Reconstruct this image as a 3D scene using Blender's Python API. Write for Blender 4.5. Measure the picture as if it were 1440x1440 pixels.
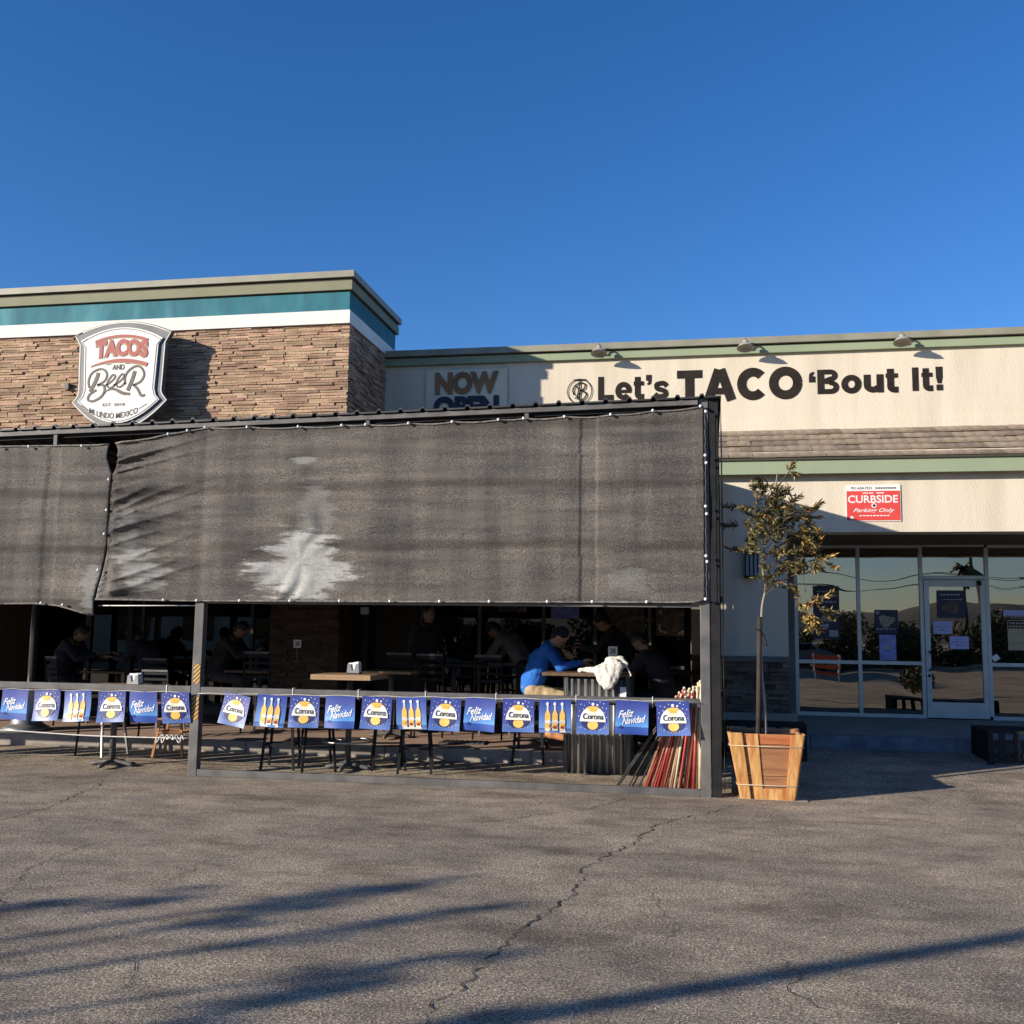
import bpy, bmesh, math, random
from math import sin, cos, pi, radians, sqrt, atan2, floor
from mathutils import Vector, Matrix, noise, Quaternion
import mathutils

for o in list(bpy.data.objects):
    bpy.data.objects.remove(o, do_unlink=True)
scene = bpy.context.scene
col = scene.collection
random.seed(7)

# ---------------------------------------------------------------- camera
H_EYE = 1.65
YAW, PITCH, ROLL = radians(-10.55), radians(6.67), radians(0.758)
cam_d = bpy.data.cameras.new('camera')
cam_d.sensor_width = 36.0
cam_d.lens = 36.0
cam_d.clip_start = 0.05
cam_d.clip_end = 5000
cam = bpy.data.objects.new('camera', cam_d)
col.objects.link(cam)
fw = Vector((sin(YAW)*cos(PITCH), cos(YAW)*cos(PITCH), sin(PITCH)))
rt = Vector((cos(YAW), -sin(YAW), 0))
up = rt.cross(fw)
r2 = rt*cos(ROLL) + up*sin(ROLL)
u2 = up*cos(ROLL) - rt*sin(ROLL)
m3 = Matrix((r2, u2, -fw)).transposed()
cam.matrix_world = Matrix.Translation((0, 0, H_EYE)) @ m3.to_4x4()
scene.camera = cam

# ---------------------------------------------------------------- world, sun, exposure
SUN_AZ = radians(54.3)            # direction the light travels, from +Y towards +X
TAN_E = 0.30
SUN_EL = math.atan(TAN_E)
world = bpy.data.worlds.new('World')
scene.world = world
world.use_nodes = True
wn = world.node_tree
for n in list(wn.nodes):
    wn.nodes.remove(n)
sky = wn.nodes.new('ShaderNodeTexSky')
sky.sky_type = 'NISHITA'
sky.sun_disc = False
sky.sun_elevation = SUN_EL
sky.sun_rotation = SUN_AZ + pi
sky.altitude = 400
sky.air_density = 1.0
sky.dust_density = 0.35
sky.ozone_density = 2.6
bg = wn.nodes.new('ShaderNodeBackground')
bg.inputs['Strength'].default_value = 0.098
wo = wn.nodes.new('ShaderNodeOutputWorld')
hsv = wn.nodes.new('ShaderNodeHueSaturation')
hsv.inputs['Saturation'].default_value = 1.28
tint = wn.nodes.new('ShaderNodeMix'); tint.data_type = 'RGBA'; tint.blend_type = 'MULTIPLY'; tint.inputs['Factor'].default_value = 1.0
tint.inputs['B'].default_value = (.88, .93, 1.18, 1)
wn.links.new(sky.outputs[0], hsv.inputs['Color']); wn.links.new(hsv.outputs[0], tint.inputs['A'])
wn.links.new(tint.outputs['Result'], bg.inputs['Color'])
wn.links.new(bg.outputs[0], wo.inputs['Surface'])

sun_d = bpy.data.lights.new('sun', 'SUN')
sun_d.energy = 4.9
sun_d.angle = radians(0.53)
sun_d.color = (1.0, 0.90, 0.76)
sun = bpy.data.objects.new('sun', sun_d)
sdir = Vector((sin(SUN_AZ), cos(SUN_AZ), -TAN_E)).normalized()
sun.rotation_euler = sdir.to_track_quat('-Z', 'Y').to_euler()
sun.location = (-40, -30, 25)
col.objects.link(sun)

scene.view_settings.view_transform = 'Standard'
scene.view_settings.look = 'None'
scene.view_settings.exposure = 0.56
scene.view_settings.gamma = 1.0
scene.view_settings.use_curve_mapping = False
scene.render.engine = 'CYCLES'
scene.cycles.max_bounces = 8
scene.cycles.diffuse_bounces = 2

# ---------------------------------------------------------------- node material helper
MATS = {}
def mat(name, c1, c2=None, scale=8.0, rough=0.8, bump=0.0, bscale=None, metal=0.0, stretch=None,
        detail=6.0, lo=0.35, hi=0.65, spec=None, tone=None, c3=None, s3=1.2, f3=0.5, spread=None):
    """principled + two noise-mixed colours, optional large-scale stain colour c3, optional per-piece tone attribute"""
    if name in MATS:
        return MATS[name]
    m = bpy.data.materials.new(name); m.use_nodes = True
    nt = m.node_tree; N = nt.nodes; L = nt.links
    b = N['Principled BSDF']
    b.inputs['Roughness'].default_value = rough
    b.inputs['Metallic'].default_value = metal
    if spec is not None:
        b.inputs['Specular IOR Level'].default_value = spec
    tc = N.new('ShaderNodeTexCoord'); mp = N.new('ShaderNodeMapping')
    L.new(tc.outputs['Object'], mp.inputs['Vector'])
    if stretch: mp.inputs['Scale'].default_value = stretch
    cur = None
    if c2 is not None:
        nz = N.new('ShaderNodeTexNoise'); nz.inputs['Scale'].default_value = scale; nz.inputs['Detail'].default_value = detail
        L.new(mp.outputs[0], nz.inputs['Vector'])
        rp = N.new('ShaderNodeValToRGB')
        rp.color_ramp.elements[0].position = lo; rp.color_ramp.elements[0].color = (*c1, 1)
        rp.color_ramp.elements[1].position = hi; rp.color_ramp.elements[1].color = (*c2, 1)
        L.new(nz.outputs['Fac'], rp.inputs['Fac'])
        cur = rp.outputs['Color']
    else:
        rgb = N.new('ShaderNodeRGB'); rgb.outputs[0].default_value = (*c1, 1); cur = rgb.outputs[0]
    if c3 is not None:
        n3 = N.new('ShaderNodeTexNoise'); n3.inputs['Scale'].default_value = s3; n3.inputs['Detail'].default_value = 4
        L.new(mp.outputs[0], n3.inputs['Vector'])
        r3 = N.new('ShaderNodeMapRange'); r3.inputs['From Min'].default_value = 0.48; r3.inputs['From Max'].default_value = 0.72
        r3.inputs['To Max'].default_value = f3
        L.new(n3.outputs['Fac'], r3.inputs['Value'])
        mx = N.new('ShaderNodeMix'); mx.data_type = 'RGBA'
        L.new(r3.outputs[0], mx.inputs['Factor']); L.new(cur, mx.inputs['A']); mx.inputs['B'].default_value = (*c3, 1)
        cur = mx.outputs['Result']
    if tone:
        at = N.new('ShaderNodeAttribute'); at.attribute_name = 'tone'
        hs = N.new('ShaderNodeHueSaturation')
        mr = N.new('ShaderNodeMapRange'); mr.inputs['To Min'].default_value = 1 - tone; mr.inputs['To Max'].default_value = 1 + tone
        L.new(at.outputs['Fac'], mr.inputs['Value'])
        L.new(mr.outputs[0], hs.inputs['Value'])
        mr2 = N.new('ShaderNodeMapRange'); mr2.inputs['To Min'].default_value = 0.5 - tone*0.05; mr2.inputs['To Max'].default_value = 0.5 + tone*0.04
        ml = N.new('ShaderNodeMath'); ml.operation = 'MULTIPLY'; ml.inputs[1].default_value = 7.31
        fr = N.new('ShaderNodeMath'); fr.operation = 'FRACT'
        L.new(at.outputs['Fac'], ml.inputs[0]); L.new(ml.outputs[0], fr.inputs[0]); L.new(fr.outputs[0], mr2.inputs['Value'])
        L.new(mr2.outputs[0], hs.inputs['Hue'])
        L.new(cur, hs.inputs['Color']); cur = hs.outputs['Color']
    L.new(cur, b.inputs['Base Color'])
    if bump:
        nb = N.new('ShaderNodeTexNoise'); nb.inputs['Scale'].default_value = bscale or scale*3; nb.inputs['Detail'].default_value = 5
        L.new(mp.outputs[0], nb.inputs['Vector'])
        bp = N.new('ShaderNodeBump'); bp.inputs['Strength'].default_value = 1.0; bp.inputs['Distance'].default_value = bump
        L.new(nb.outputs['Fac'], bp.inputs['Height']); L.new(bp.outputs[0], b.inputs['Normal'])
    MATS[name] = m
    return m

def lin(r, g, b):
    f = lambda c: ((c/255+0.055)/1.055)**2.4 if c/255 > 0.04045 else c/255/12.92
    return (f(r), f(g), f(b))

# ---------------------------------------------------------------- mesh helpers
class MB:
    def __init__(s):
        s.v = []; s.f = []; s.mi = []; s.t = []; s.tone = 0.5; s.m = 0; s.sm = []; s.smooth = False
    def add(s, vs, fs):
        o = len(s.v); s.v += [tuple(p) for p in vs]
        for f in fs:
            s.f.append(tuple(i+o for i in f)); s.mi.append(s.m); s.t.append(s.tone); s.sm.append(s.smooth)
        return s
    def box(s, x0, x1, y0, y1, z0, z1, jit=0.0):
        vs = [Vector((x, y, z)) for z in (z0, z1) for y in (y0, y1) for x in (x0, x1)]
        if jit: vs = [p + Vector((random.uniform(-jit, jit) for _ in range(3))) for p in vs]
        return s.add(vs, [(0, 1, 5, 4), (1, 3, 7, 5), (3, 2, 6, 7), (2, 0, 4, 6), (4, 5, 7, 6), (2, 3, 1, 0)])
    def obox(s, c, ax, ay, az):
        """oriented box: centre, three half-axis vectors"""
        c, ax, ay, az = map(Vector, (c, ax, ay, az))
        vs = [c + ax*i + ay*j + az*k for k in (-1, 1) for j in (-1, 1) for i in (-1, 1)]
        return s.add(vs, [(0, 1, 5, 4), (1, 3, 7, 5), (3, 2, 6, 7), (2, 0, 4, 6), (4, 5, 7, 6), (2, 3, 1, 0)])
    def bar(s, p, q, w, h=None, upv=(0, 0, 1)):
        p, q = Vector(p), Vector(q); d = (q-p); L = d.length; d.normalize()
        u = Vector(upv)
        if abs(d.dot(u)) > .98: u = Vector((0, 1, 0))
        a = d.cross(u).normalized(); b = a.cross(d).normalized(); h = h or w
        return s.obox((p+q)/2, a*w/2, d*L/2, b*h/2)
    def tube(s, pts, r, n=8, cap=True):
        pts = [Vector(p) for p in pts]
        rs = r if isinstance(r, (list, tuple)) else [r]*len(pts)
        vs = []; fs = []
        ref = None
        for i, p in enumerate(pts):
            d = (pts[min(i+1, len(pts)-1)] - pts[max(i-1, 0)])
            if d.length < 1e-9: d = Vector((0, 0, 1))
            d.normalize()
            if ref is None:
                ref = Vector((0, 0, 1)) if abs(d.z) < .9 else Vector((1, 0, 0))
            a = d.cross(ref).normalized(); b = d.cross(a).normalized(); ref = -b if False else ref
            for k in range(n):
                t = 2*pi*k/n
                vs.append(p + (a*cos(t) + b*sin(t))*rs[i])
        for i in range(len(pts)-1):
            for k in range(n):
                k2 = (k+1) % n
                fs.append((i*n+k, i*n+k2, (i+1)*n+k2, (i+1)*n+k))
        if cap:
            fs.append(tuple(range(n))[::-1]); fs.append(tuple((len(pts)-1)*n+k for k in range(n)))
        sm = s.smooth; s.smooth = True; s.add(vs, fs); s.smooth = sm
        return s
    def lathe(s, c, prof, n=20, axis='z'):
        c = Vector(c); vs = []; fs = []
        for (r, z) in prof:
            for k in range(n):
                t = 2*pi*k/n
                if axis == 'z': vs.append(c + Vector((r*cos(t), r*sin(t), z)))
                else: vs.append(c + Vector((r*cos(t), z, r*sin(t))))
        for i in range(len(prof)-1):
            for k in range(n):
                k2 = (k+1) % n
                fs.append((i*n+k, i*n+k2, (i+1)*n+k2, (i+1)*n+k))
        sm = s.smooth; s.smooth = True; s.add(vs, fs); s.smooth = sm
        return s
    def disc(s, c, rx, rz, n=24, a0=0, a1=2*pi, y=0):
        """disc in XZ plane facing -Y"""
        c = Vector(c)
        vs = [c] + [c + Vector((rx*cos(a0+(a1-a0)*k/n), 0, rz*sin(a0+(a1-a0)*k/n))) for k in range(n+1)]
        return s.add(vs, [(0, k+1, k+2) for k in range(n)])
    def ball(s, c, r, n=8, m=6, sc=(1, 1, 1)):
        c = Vector(c); vs = []; fs = []
        for i in range(m+1):
            ph = pi*i/m
            for k in range(n):
                t = 2*pi*k/n
                vs.append(c + Vector((r*sin(ph)*cos(t)*sc[0], r*sin(ph)*sin(t)*sc[1], r*cos(ph)*sc[2])))
        for i in range(m):
            for k in range(n):
                k2 = (k+1) % n
                fs.append((i*n+k, (i+1)*n+k, (i+1)*n+k2, i*n+k2))
        sm = s.smooth; s.smooth = True; s.add(vs, fs); s.smooth = sm
        return s
    def poly(s, pts, y, th=0.0):
        """flat polygon from (x,z) list at depth y; th>0 makes it a slab going to y+th"""
        n = len(pts)
        vs = [(p[0], y, p[1]) for p in pts]
        if th:
            vs += [(p[0], y+th, p[1]) for p in pts]
            fs = [tuple(range(n)), tuple(range(2*n-1, n-1, -1))] + [((i+1) % n, i, i+n, (i+1) % n+n) for i in range(n)]
        else:
            fs = [tuple(range(n))]
        return s.add(vs, fs)
    def mesh(s, name, mats, off=(0, 0, 0)):
        me = bpy.data.meshes.new(name)
        ox, oy, oz = off
        me.from_pydata([(x-ox, y-oy, z-oz) for x, y, z in s.v], [], s.f)
        if not isinstance(mats, (list, tuple)): mats = [mats]
        for m in mats: me.materials.append(m)
        me.polygons.foreach_set('material_index', s.mi)
        me.polygons.foreach_set('use_smooth', s.sm)
        a = me.attributes.new('tone', 'FLOAT', 'FACE')
        a.data.foreach_set('value', s.t)
        me.update()
        return me
    def build(s, name, mats, parent=None, off=None, bevel=0):
        if off is None:
            off = tuple(world_loc(parent)) if parent is not None else (0, 0, 0)
        me = s.mesh(name, mats, off)
        o = bpy.data.objects.new(name, me); col.objects.link(o)
        if parent is not None: o.parent = parent
        if bevel:
            md = o.modifiers.new('bevel', 'BEVEL'); md.width = bevel; md.segments = 2; md.limit_method = 'ANGLE'
        return o

def world_loc(o):
    p = Vector((0, 0, 0))
    while o is not None:
        p += o.location; o = o.parent
    return p

def tag(o, label=None, cat=None, group=None, kind=None):
    if label: o['label'] = label
    if cat: o['category'] = cat
    if group: o['group'] = group
    if kind: o['kind'] = kind
    return o
def thing(name, loc, label, cat, group=None, rz=0):
    o = bpy.data.objects.new(name, None); o.empty_display_size = .1; col.objects.link(o)
    o.location = loc; o.rotation_euler.z = rz
    return tag(o, label, cat, group)
def copy_tree(o, parent=None):
    c = o.copy(); col.objects.link(c); c.parent = parent
    for ch in list(o.children): copy_tree(ch, c)
    return c
def group_empty(name, parent):
    return None

# ---- lettering (built-in font only)
def text_geo(txt, bold=0.0, shear=0.0, res=4, sp=1.0):
    cu = bpy.data.curves.new('t', 'FONT'); cu.body = txt; cu.size = 1.0; cu.offset = bold; cu.shear = shear; cu.space_character = sp
    cu.resolution_u = res; cu.fill_mode = 'FRONT'
    ob = bpy.data.objects.new('t', cu); col.objects.link(ob)
    dg = bpy.context.evaluated_depsgraph_get()
    me = bpy.data.meshes.new_from_object(ob.evaluated_get(dg))
    vs = [tuple(v.co) for v in me.vertices]; fs = [tuple(p.vertices) for p in me.polygons]
    bpy.data.objects.remove(ob); bpy.data.curves.remove(cu); bpy.data.meshes.remove(me)
    return vs, fs
def text_fit(mb, txt, x0, x1, z0, z1, y, bold=0.0, shear=0.0, warp=None, th=0.0, bbox=None, flip=False):
    """letters filling the box x0..x1, z0..z1 on the plane y, facing -Y"""
    vs, fs = text_geo(txt, bold, shear)
    if not vs: return
    ax, bx = (min(v[0] for v in vs), max(v[0] for v in vs)) if bbox is None else bbox[:2]
    az, bz = (min(v[1] for v in vs), max(v[1] for v in vs)) if bbox is None else bbox[2:]
    out = []
    for v in vs:
        X = x0 + (v[0]-ax)/(bx-ax)*(x1-x0); Z = z0 + (v[1]-az)/(bz-az)*(z1-z0)
        if warp: X, Z = warp(X, Z)
        out.append((X, y, Z))
    if th:
        n = len(out)
        # boundary walls
        from collections import Counter
        ec = Counter()
        for f in fs:
            for i in range(len(f)):
                ec[frozenset((f[i], f[(i+1) % len(f)]))] += 1
        walls = []
        for f in fs:
            for i in range(len(f)):
                a, b = f[i], f[(i+1) % len(f)]
                if ec[frozenset((a, b))] == 1: walls.append((b, a, a+n, b+n))
        out2 = out + [(p[0], y+th, p[2]) for p in out]
        mb.add(out2, fs + walls)
    else:
        mb.add(out, fs)
def ribbon(mb, pts, w, y, closed=False):
    """flat stroke in an XZ plane; pts (x,z), w width or list"""
    n = len(pts); ws = w if isinstance(w, (list, tuple)) else [w]*n
    vs = []
    for i in range(n):
        a = pts[max(i-1, 0)]; b = pts[min(i+1, n-1)]
        dx, dz = b[0]-a[0], b[1]-a[1]; l = math.hypot(dx, dz) or 1
        nx, nz = -dz/l, dx/l
        vs += [(pts[i][0]+nx*ws[i]/2, y, pts[i][1]+nz*ws[i]/2), (pts[i][0]-nx*ws[i]/2, y, pts[i][1]-nz*ws[i]/2)]
    mb.add(vs, [(2*i, 2*i+1, 2*i+3, 2*i+2) for i in range(n-1)])
def spline(pts, k=8):
    """Catmull-Rom through points"""
    out = []; n = len(pts)
    for i in range(n-1):
        p0 = pts[max(i-1, 0)]; p1 = pts[i]; p2 = pts[i+1]; p3 = pts[min(i+2, n-1)]
        for j in range(k):
            t = j/k
            out.append(tuple(.5*((2*p1[d]) + (-p0[d]+p2[d])*t + (2*p0[d]-5*p1[d]+4*p2[d]-p3[d])*t*t + (-p0[d]+3*p1[d]-3*p2[d]+p3[d])*t**3) for d in range(len(p1))))
    out.append(tuple(pts[-1]))
    return out
def grid(mb, nu, nv, fn):
    vs = [fn(i/nu, j/nv) for j in range(nv+1) for i in range(nu+1)]
    fs = [(j*(nu+1)+i, j*(nu+1)+i+1, (j+1)*(nu+1)+i+1, (j+1)*(nu+1)+i) for j in range(nv) for i in range(nu)]
    sm = mb.smooth; mb.smooth = True; mb.add(vs, fs); mb.smooth = sm

# ---- organic bodies: tapered capsules fused by a voxel remesh
def capsule(mb, p, q, r1, r2, n=12):
    p, q = Vector(p), Vector(q); d = q-p; L = d.length
    if L < 1e-6: d = Vector((0, 0, 1)); L = 1e-6
    d.normalize()
    ref = Vector((0, 0, 1)) if abs(d.z) < .9 else Vector((1, 0, 0))
    a = d.cross(ref).normalized(); b = d.cross(a).normalized()
    rings = []
    for i in range(5):
        t = pi/2*(1-i/4); rings.append((-sin(t)*r1, cos(t)*r1 if i else 1e-4))
    for i in range(5):
        t = pi/2*i/4; rings.append((L + sin(t)*r2, max(cos(t)*r2, 1e-4)))
    vs = [p + d*h + (a*cos(2*pi*k/n)+b*sin(2*pi*k/n))*r for h, r in rings for k in range(n)]
    fs = [(i*n+k, i*n+(k+1) % n, (i+1)*n+(k+1) % n, (i+1)*n+k) for i in range(len(rings)-1) for k in range(n)]
    fs += [tuple(range(n))[::-1], tuple((len(rings)-1)*n+k for k in range(n))]
    mb.add(vs, fs)
def ellip(mb, c, rx, ry, rz, rot=None, n=16, m=12):
    c = Vector(c); R = rot or Matrix.Identity(3)
    vs = []
    for i in range(m+1):
        ph = pi*i/m
        for k in range(n):
            t = 2*pi*k/n
            vs.append(c + R @ Vector((max(sin(ph), 1e-3)*cos(t)*rx, max(sin(ph), 1e-3)*sin(t)*ry, cos(ph)*rz)))
    fs = [(i*n+k, (i+1)*n+k, (i+1)*n+(k+1) % n, i*n+(k+1) % n) for i in range(m) for k in range(n)]
    fs += [tuple(range(n)), tuple(m*n+k for k in range(n))[::-1]]
    mb.add(vs, fs)
def fuse(mb, name, material, parent, voxel=0.01, smooth=4, disp=None):
    off = tuple(world_loc(parent)) if parent is not None else (0, 0, 0)
    me = mb.mesh(name, material, off)
    tmp = bpy.data.objects.new('tmp', me); col.objects.link(tmp)
    md = tmp.modifiers.new('r', 'REMESH'); md.mode = 'VOXEL'; md.voxel_size = voxel; md.use_smooth_shade = True
    if smooth:
        ms = tmp.modifiers.new('s', 'SMOOTH'); ms.factor = .5; ms.iterations = smooth
    dg = bpy.context.evaluated_depsgraph_get()
    me2 = bpy.data.meshes.new_from_object(tmp.evaluated_get(dg))
    bpy.data.objects.remove(tmp); bpy.data.meshes.remove(me)
    me2.name = name
    if not me2.materials: me2.materials.append(material)
    if disp:
        for v in me2.vertices: v.co += v.normal*disp(v.co + Vector(off))
    for p in me2.polygons: p.use_smooth = True
    o = bpy.data.objects.new(name, me2); col.objects.link(o); o.parent = parent
    return o

# ================================================================ materials
M = {}
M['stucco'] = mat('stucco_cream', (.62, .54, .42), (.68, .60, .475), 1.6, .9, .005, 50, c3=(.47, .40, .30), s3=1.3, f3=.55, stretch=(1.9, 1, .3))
M['stucco_side'] = mat('stucco_shaded', (.09, .072, .055), (.11, .088, .065), 1.5, .9, .004, 60)  # stucco darkened in its own colour for the shade under the patio roof
M['white_band'] = mat('white_band', (.78, .76, .70), (.70, .68, .62), 2, .8, .002, 50)
M['teal'] = mat('teal_paint', (.006, .11, .15), (.012, .155, .195), 2.2, .75, .002, 50, c3=(.10, .33, .38), s3=.9, f3=.6, stretch=(2.2, 1, .8))
M['olive'] = mat('olive_paint', (.19, .195, .115), (.225, .22, .135), 3, .75, .001, 40)
M['sage'] = mat('sage_paint', (.25, .30, .19), (.28, .325, .21), 1.5, .75, .001, 40)
M['coping'] = mat('coping_metal', (.22, .215, .155), (.28, .27, .20), 3, .55, 0)
M['coping_dark'] = mat('coping_shadowline', (.05, .045, .03), None)
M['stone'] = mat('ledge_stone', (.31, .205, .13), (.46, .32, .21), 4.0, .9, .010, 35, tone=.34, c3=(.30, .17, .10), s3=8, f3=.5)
M['stone_back'] = mat('stone_joint', (.14, .085, .05), None, rough=.95)
M['stone_shade'] = mat('ledge_stone_shaded', (.040, .026, .018), (.065, .042, .028), 4.0, .95, .008, 40, tone=.4)  # copy of the ledge stone with the patio shade put into its colour
M['stone_grey'] = mat('dark_ledge_stone', (.085, .062, .045), (.17, .125, .09), 3.0, .9, .006, 45, tone=.5)
M['tile'] = mat('roof_tile', (.23, .175, .125), (.33, .26, .19), 5, .9, .004, 60, tone=.22, c3=(.16, .12, .09), s3=6, f3=.5)
M['trim_dark'] = mat('slate_trim', (.13, .12, .115), (.16, .15, .14), 4, .7)
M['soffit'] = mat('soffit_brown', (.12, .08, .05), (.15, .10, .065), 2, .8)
M['concrete'] = mat('concrete', (.28, .25, .21), (.36, .32, .27), 2.2, .9, .004, 60, c3=(.20, .17, .14), s3=1.4, f3=.6)
M['concrete_red'] = mat('reddish_concrete', (.30, .19, .135), (.38, .25, .18), 2.2, .9, .003, 60, c3=(.26, .21, .17), s3=1.1, f3=.8)
M['kerb'] = mat('painted_kerb', (.11, .12, .15), (.19, .20, .22), 5, .8, .003, 30)
M['kerb_red'] = mat('kerb_grey', (.25, .22, .19), (.32, .28, .24), 5, .85, .003, 30)
M['alu'] = mat('aluminium', (.42, .43, .43), (.48, .49, .49), 5, .4, 0, metal=.35)
M['black_steel'] = mat('black_steel', (.035, .035, .037), (.07, .068, .066), 4, .5, .0008, 90, c3=(.12, .115, .11), s3=3, f3=.5)
M['grey_steel'] = mat('weathered_grey_steel', (.065, .063, .062), (.11, .105, .10), 5, .6, .0008, 80, c3=(.17, .16, .15), s3=3, f3=.6)
M['roof_black'] = mat('black_roof_sheet', (.018, .018, .02), (.035, .035, .037), 3, .5)
M['roof_under'] = mat('roof_underside', (.03, .026, .022), (.045, .04, .034), 3, .8)
M['iron'] = mat('black_iron', (.012, .012, .013), (.022, .022, .023), 6, .7, 0, spec=.2)
M['alu_shaded'] = mat('aluminium_shaded', (.10, .10, .10), (.14, .14, .14), 5, .5)  # aluminium darkened in colour to stand for the shade on the patio glazing
M['white'] = mat('white_plastic', (.75, .74, .71), None, rough=.5)
M['paper'] = mat('white_paper', (.78, .77, .76), None, rough=.8)
M['lav_paper'] = mat('lavender_paper', (.42, .45, .75), (.50, .53, .82), 5, .8)
M['ink'] = mat('dark_ink', (.02, .02, .03), None, rough=.7)
M['letter_dark'] = mat('letter_dark', (.016, .012, .010), (.026, .020, .016), 6, .8, spec=.2)
M['wood_top'] = mat('table_wood', (.28, .17, .09), (.38, .24, .13), 3, .55, .001, 20, stretch=(1, 8, 8))
M['wood_dark'] = mat('dark_wood', (.10, .055, .03), (.15, .085, .045), 3, .6, .001, 20, stretch=(8, 8, 1))
M['wood_orange'] = mat('orange_wood', (.42, .17, .06), (.52, .24, .09), 3, .6, .001, 20, stretch=(8, 8, 1))
M['planter_light'] = mat('planter_gold_wood', (.42, .20, .055), (.66, .38, .14), 2.6, .65, .002, 14, stretch=(9, 9, .8), c3=(.40, .10, .03), s3=1.8, f3=1.0)
M['planter_mid'] = mat('planter_brown_wood', (.26, .11, .045), (.40, .20, .09), 2.0, .65, .002, 12, stretch=(.8, 1, 7), c3=(.18, .06, .03), s3=1.6, f3=.8)
M['planter_red'] = mat('planter_red_wood', (.36, .09, .035), (.50, .20, .07), 2.6, .65, .002, 12, stretch=(.8, 1, 7))
M['soil'] = mat('soil', (.03, .02, .013), (.06, .042, .028), 20, .95, .01, 40)
M['bark_pale'] = mat('pale_bark', (.22, .19, .15), (.32, .28, .23), 9, .9, .002, 60)
M['bark_dark'] = mat('dark_bark', (.06, .045, .03), (.10, .075, .05), 9, .9, .004, 40, stretch=(1, 1, .3))
M['leaf'] = mat('leaf_olive', (.065, .060, .018), (.13, .115, .035), 3, .6, tone=.5)
M['leaf_gold'] = mat('leaf_gold', (.38, .22, .05), (.52, .33, .09), 3, .5, tone=.35)
M['leaf_red'] = mat('leaf_rust', (.22, .075, .035), (.30, .12, .05), 3, .5, tone=.35)
M['bush'] = mat('bush_leaf', (.07, .075, .03), (.14, .13, .055), 3, .7, tone=.5)
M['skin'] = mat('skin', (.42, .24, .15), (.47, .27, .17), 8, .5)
M['skin_dim'] = mat('skin_shaded', (.24, .14, .09), (.28, .165, .105), 8, .6)  # darker copy of skin, the dimness under the roof mixed into the colour
M['hair'] = mat('black_hair', (.012, .010, .009), None, rough=.5)
M['black_cloth'] = mat('black_cloth', (.012, .012, .014), (.022, .022, .025), 8, .9, .004, 20)
M['dark_cloth'] = mat('charcoal_cloth', (.03, .03, .034), (.045, .045, .05), 8, .9, .004, 20)
M['grey_shirt'] = mat('grey_shirt', (.09, .09, .095), (.12, .12, .125), 8, .9, .004, 20)
M['navy_cloth'] = mat('navy_cloth', (.010, .013, .030), (.016, .020, .042), 8, .9, .004, 20)
M['blue_shirt'] = mat('blue_shirt', (.018, .11, .42), (.03, .15, .52), 6, .8, .006, 14, spec=.2)
M['khaki'] = mat('tan_trousers', (.36, .26, .14), (.44, .33, .19), 10, .85, .004, 16)
M['fleece'] = mat('white_fleece', (.66, .63, .57), (.74, .71, .65), 14, .95, .008, 60)
M['galv'] = mat('galvanised', (.30, .30, .30), (.42, .42, .41), 4, .35, metal=.7)
M['hill'] = mat('hill', (.12, .105, .08), (.17, .15, .115), .02, .95)
M['orange'] = mat('orange_plastic', (.65, .09, .03), (.75, .13, .04), 5, .5)
M['car_white'] = mat('white_paint', (.7, .7, .7), None, rough=.3)
M['car_grey'] = mat('grey_paint', (.16, .17, .18), None, rough=.3)
M['glass_dark'] = mat('car_glass', (.02, .022, .025), None, rough=.08)
M['rubber'] = mat('rubber', (.02, .02, .02), None, rough=.8)
M['amber'] = mat('amber_bulb', (.65, .28, .05), (.8, .4, .1), 10, .2)

def glass_mat(name='window_glass', lo=.19, tr_=.40):
    m = bpy.data.materials.new(name); m.use_nodes = True
    N = m.node_tree.nodes; L = m.node_tree.links
    for n in list(N): N.remove(n)
    out = N.new('ShaderNodeOutputMaterial')
    mix = N.new('ShaderNodeMixShader'); gl = N.new('ShaderNodeBsdfGlossy'); tr = N.new('ShaderNodeBsdfTransparent')
    gl.inputs['Roughness'].default_value = .0; gl.inputs['Color'].default_value = (1.0, .90, .78, 1)
    tr.inputs['Color'].default_value = (tr_, tr_, tr_, 1)
    fr = N.new('ShaderNodeLayerWeight'); fr.inputs['Blend'].default_value = .42
    mr = N.new('ShaderNodeMapRange'); mr.inputs['To Min'].default_value = lo; mr.inputs['To Max'].default_value = 1.0
    nz = N.new('ShaderNodeTexNoise'); nz.inputs['Scale'].default_value = 1.1; nz.inputs['Detail'].default_value = 0.5
    tc = N.new('ShaderNodeTexCoord'); bp = N.new('ShaderNodeBump'); bp.inputs['Distance'].default_value = .006; bp.inputs['Strength'].default_value = 1
    L.new(tc.outputs['Object'], nz.inputs['Vector']); L.new(nz.outputs['Fac'], bp.inputs['Height']); L.new(bp.outputs[0], gl.inputs['Normal'])
    L.new(fr.outputs['Fresnel'], mr.inputs['Value']); L.new(mr.outputs[0], mix.inputs[0])
    L.new(tr.outputs[0], mix.inputs[1]); L.new(gl.outputs[0], mix.inputs[2]); L.new(mix.outputs[0], out.inputs['Surface'])
    return m
M['glass'] = glass_mat()
M['glass_tint'] = glass_mat('tinted_glass', .03, .15)

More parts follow.
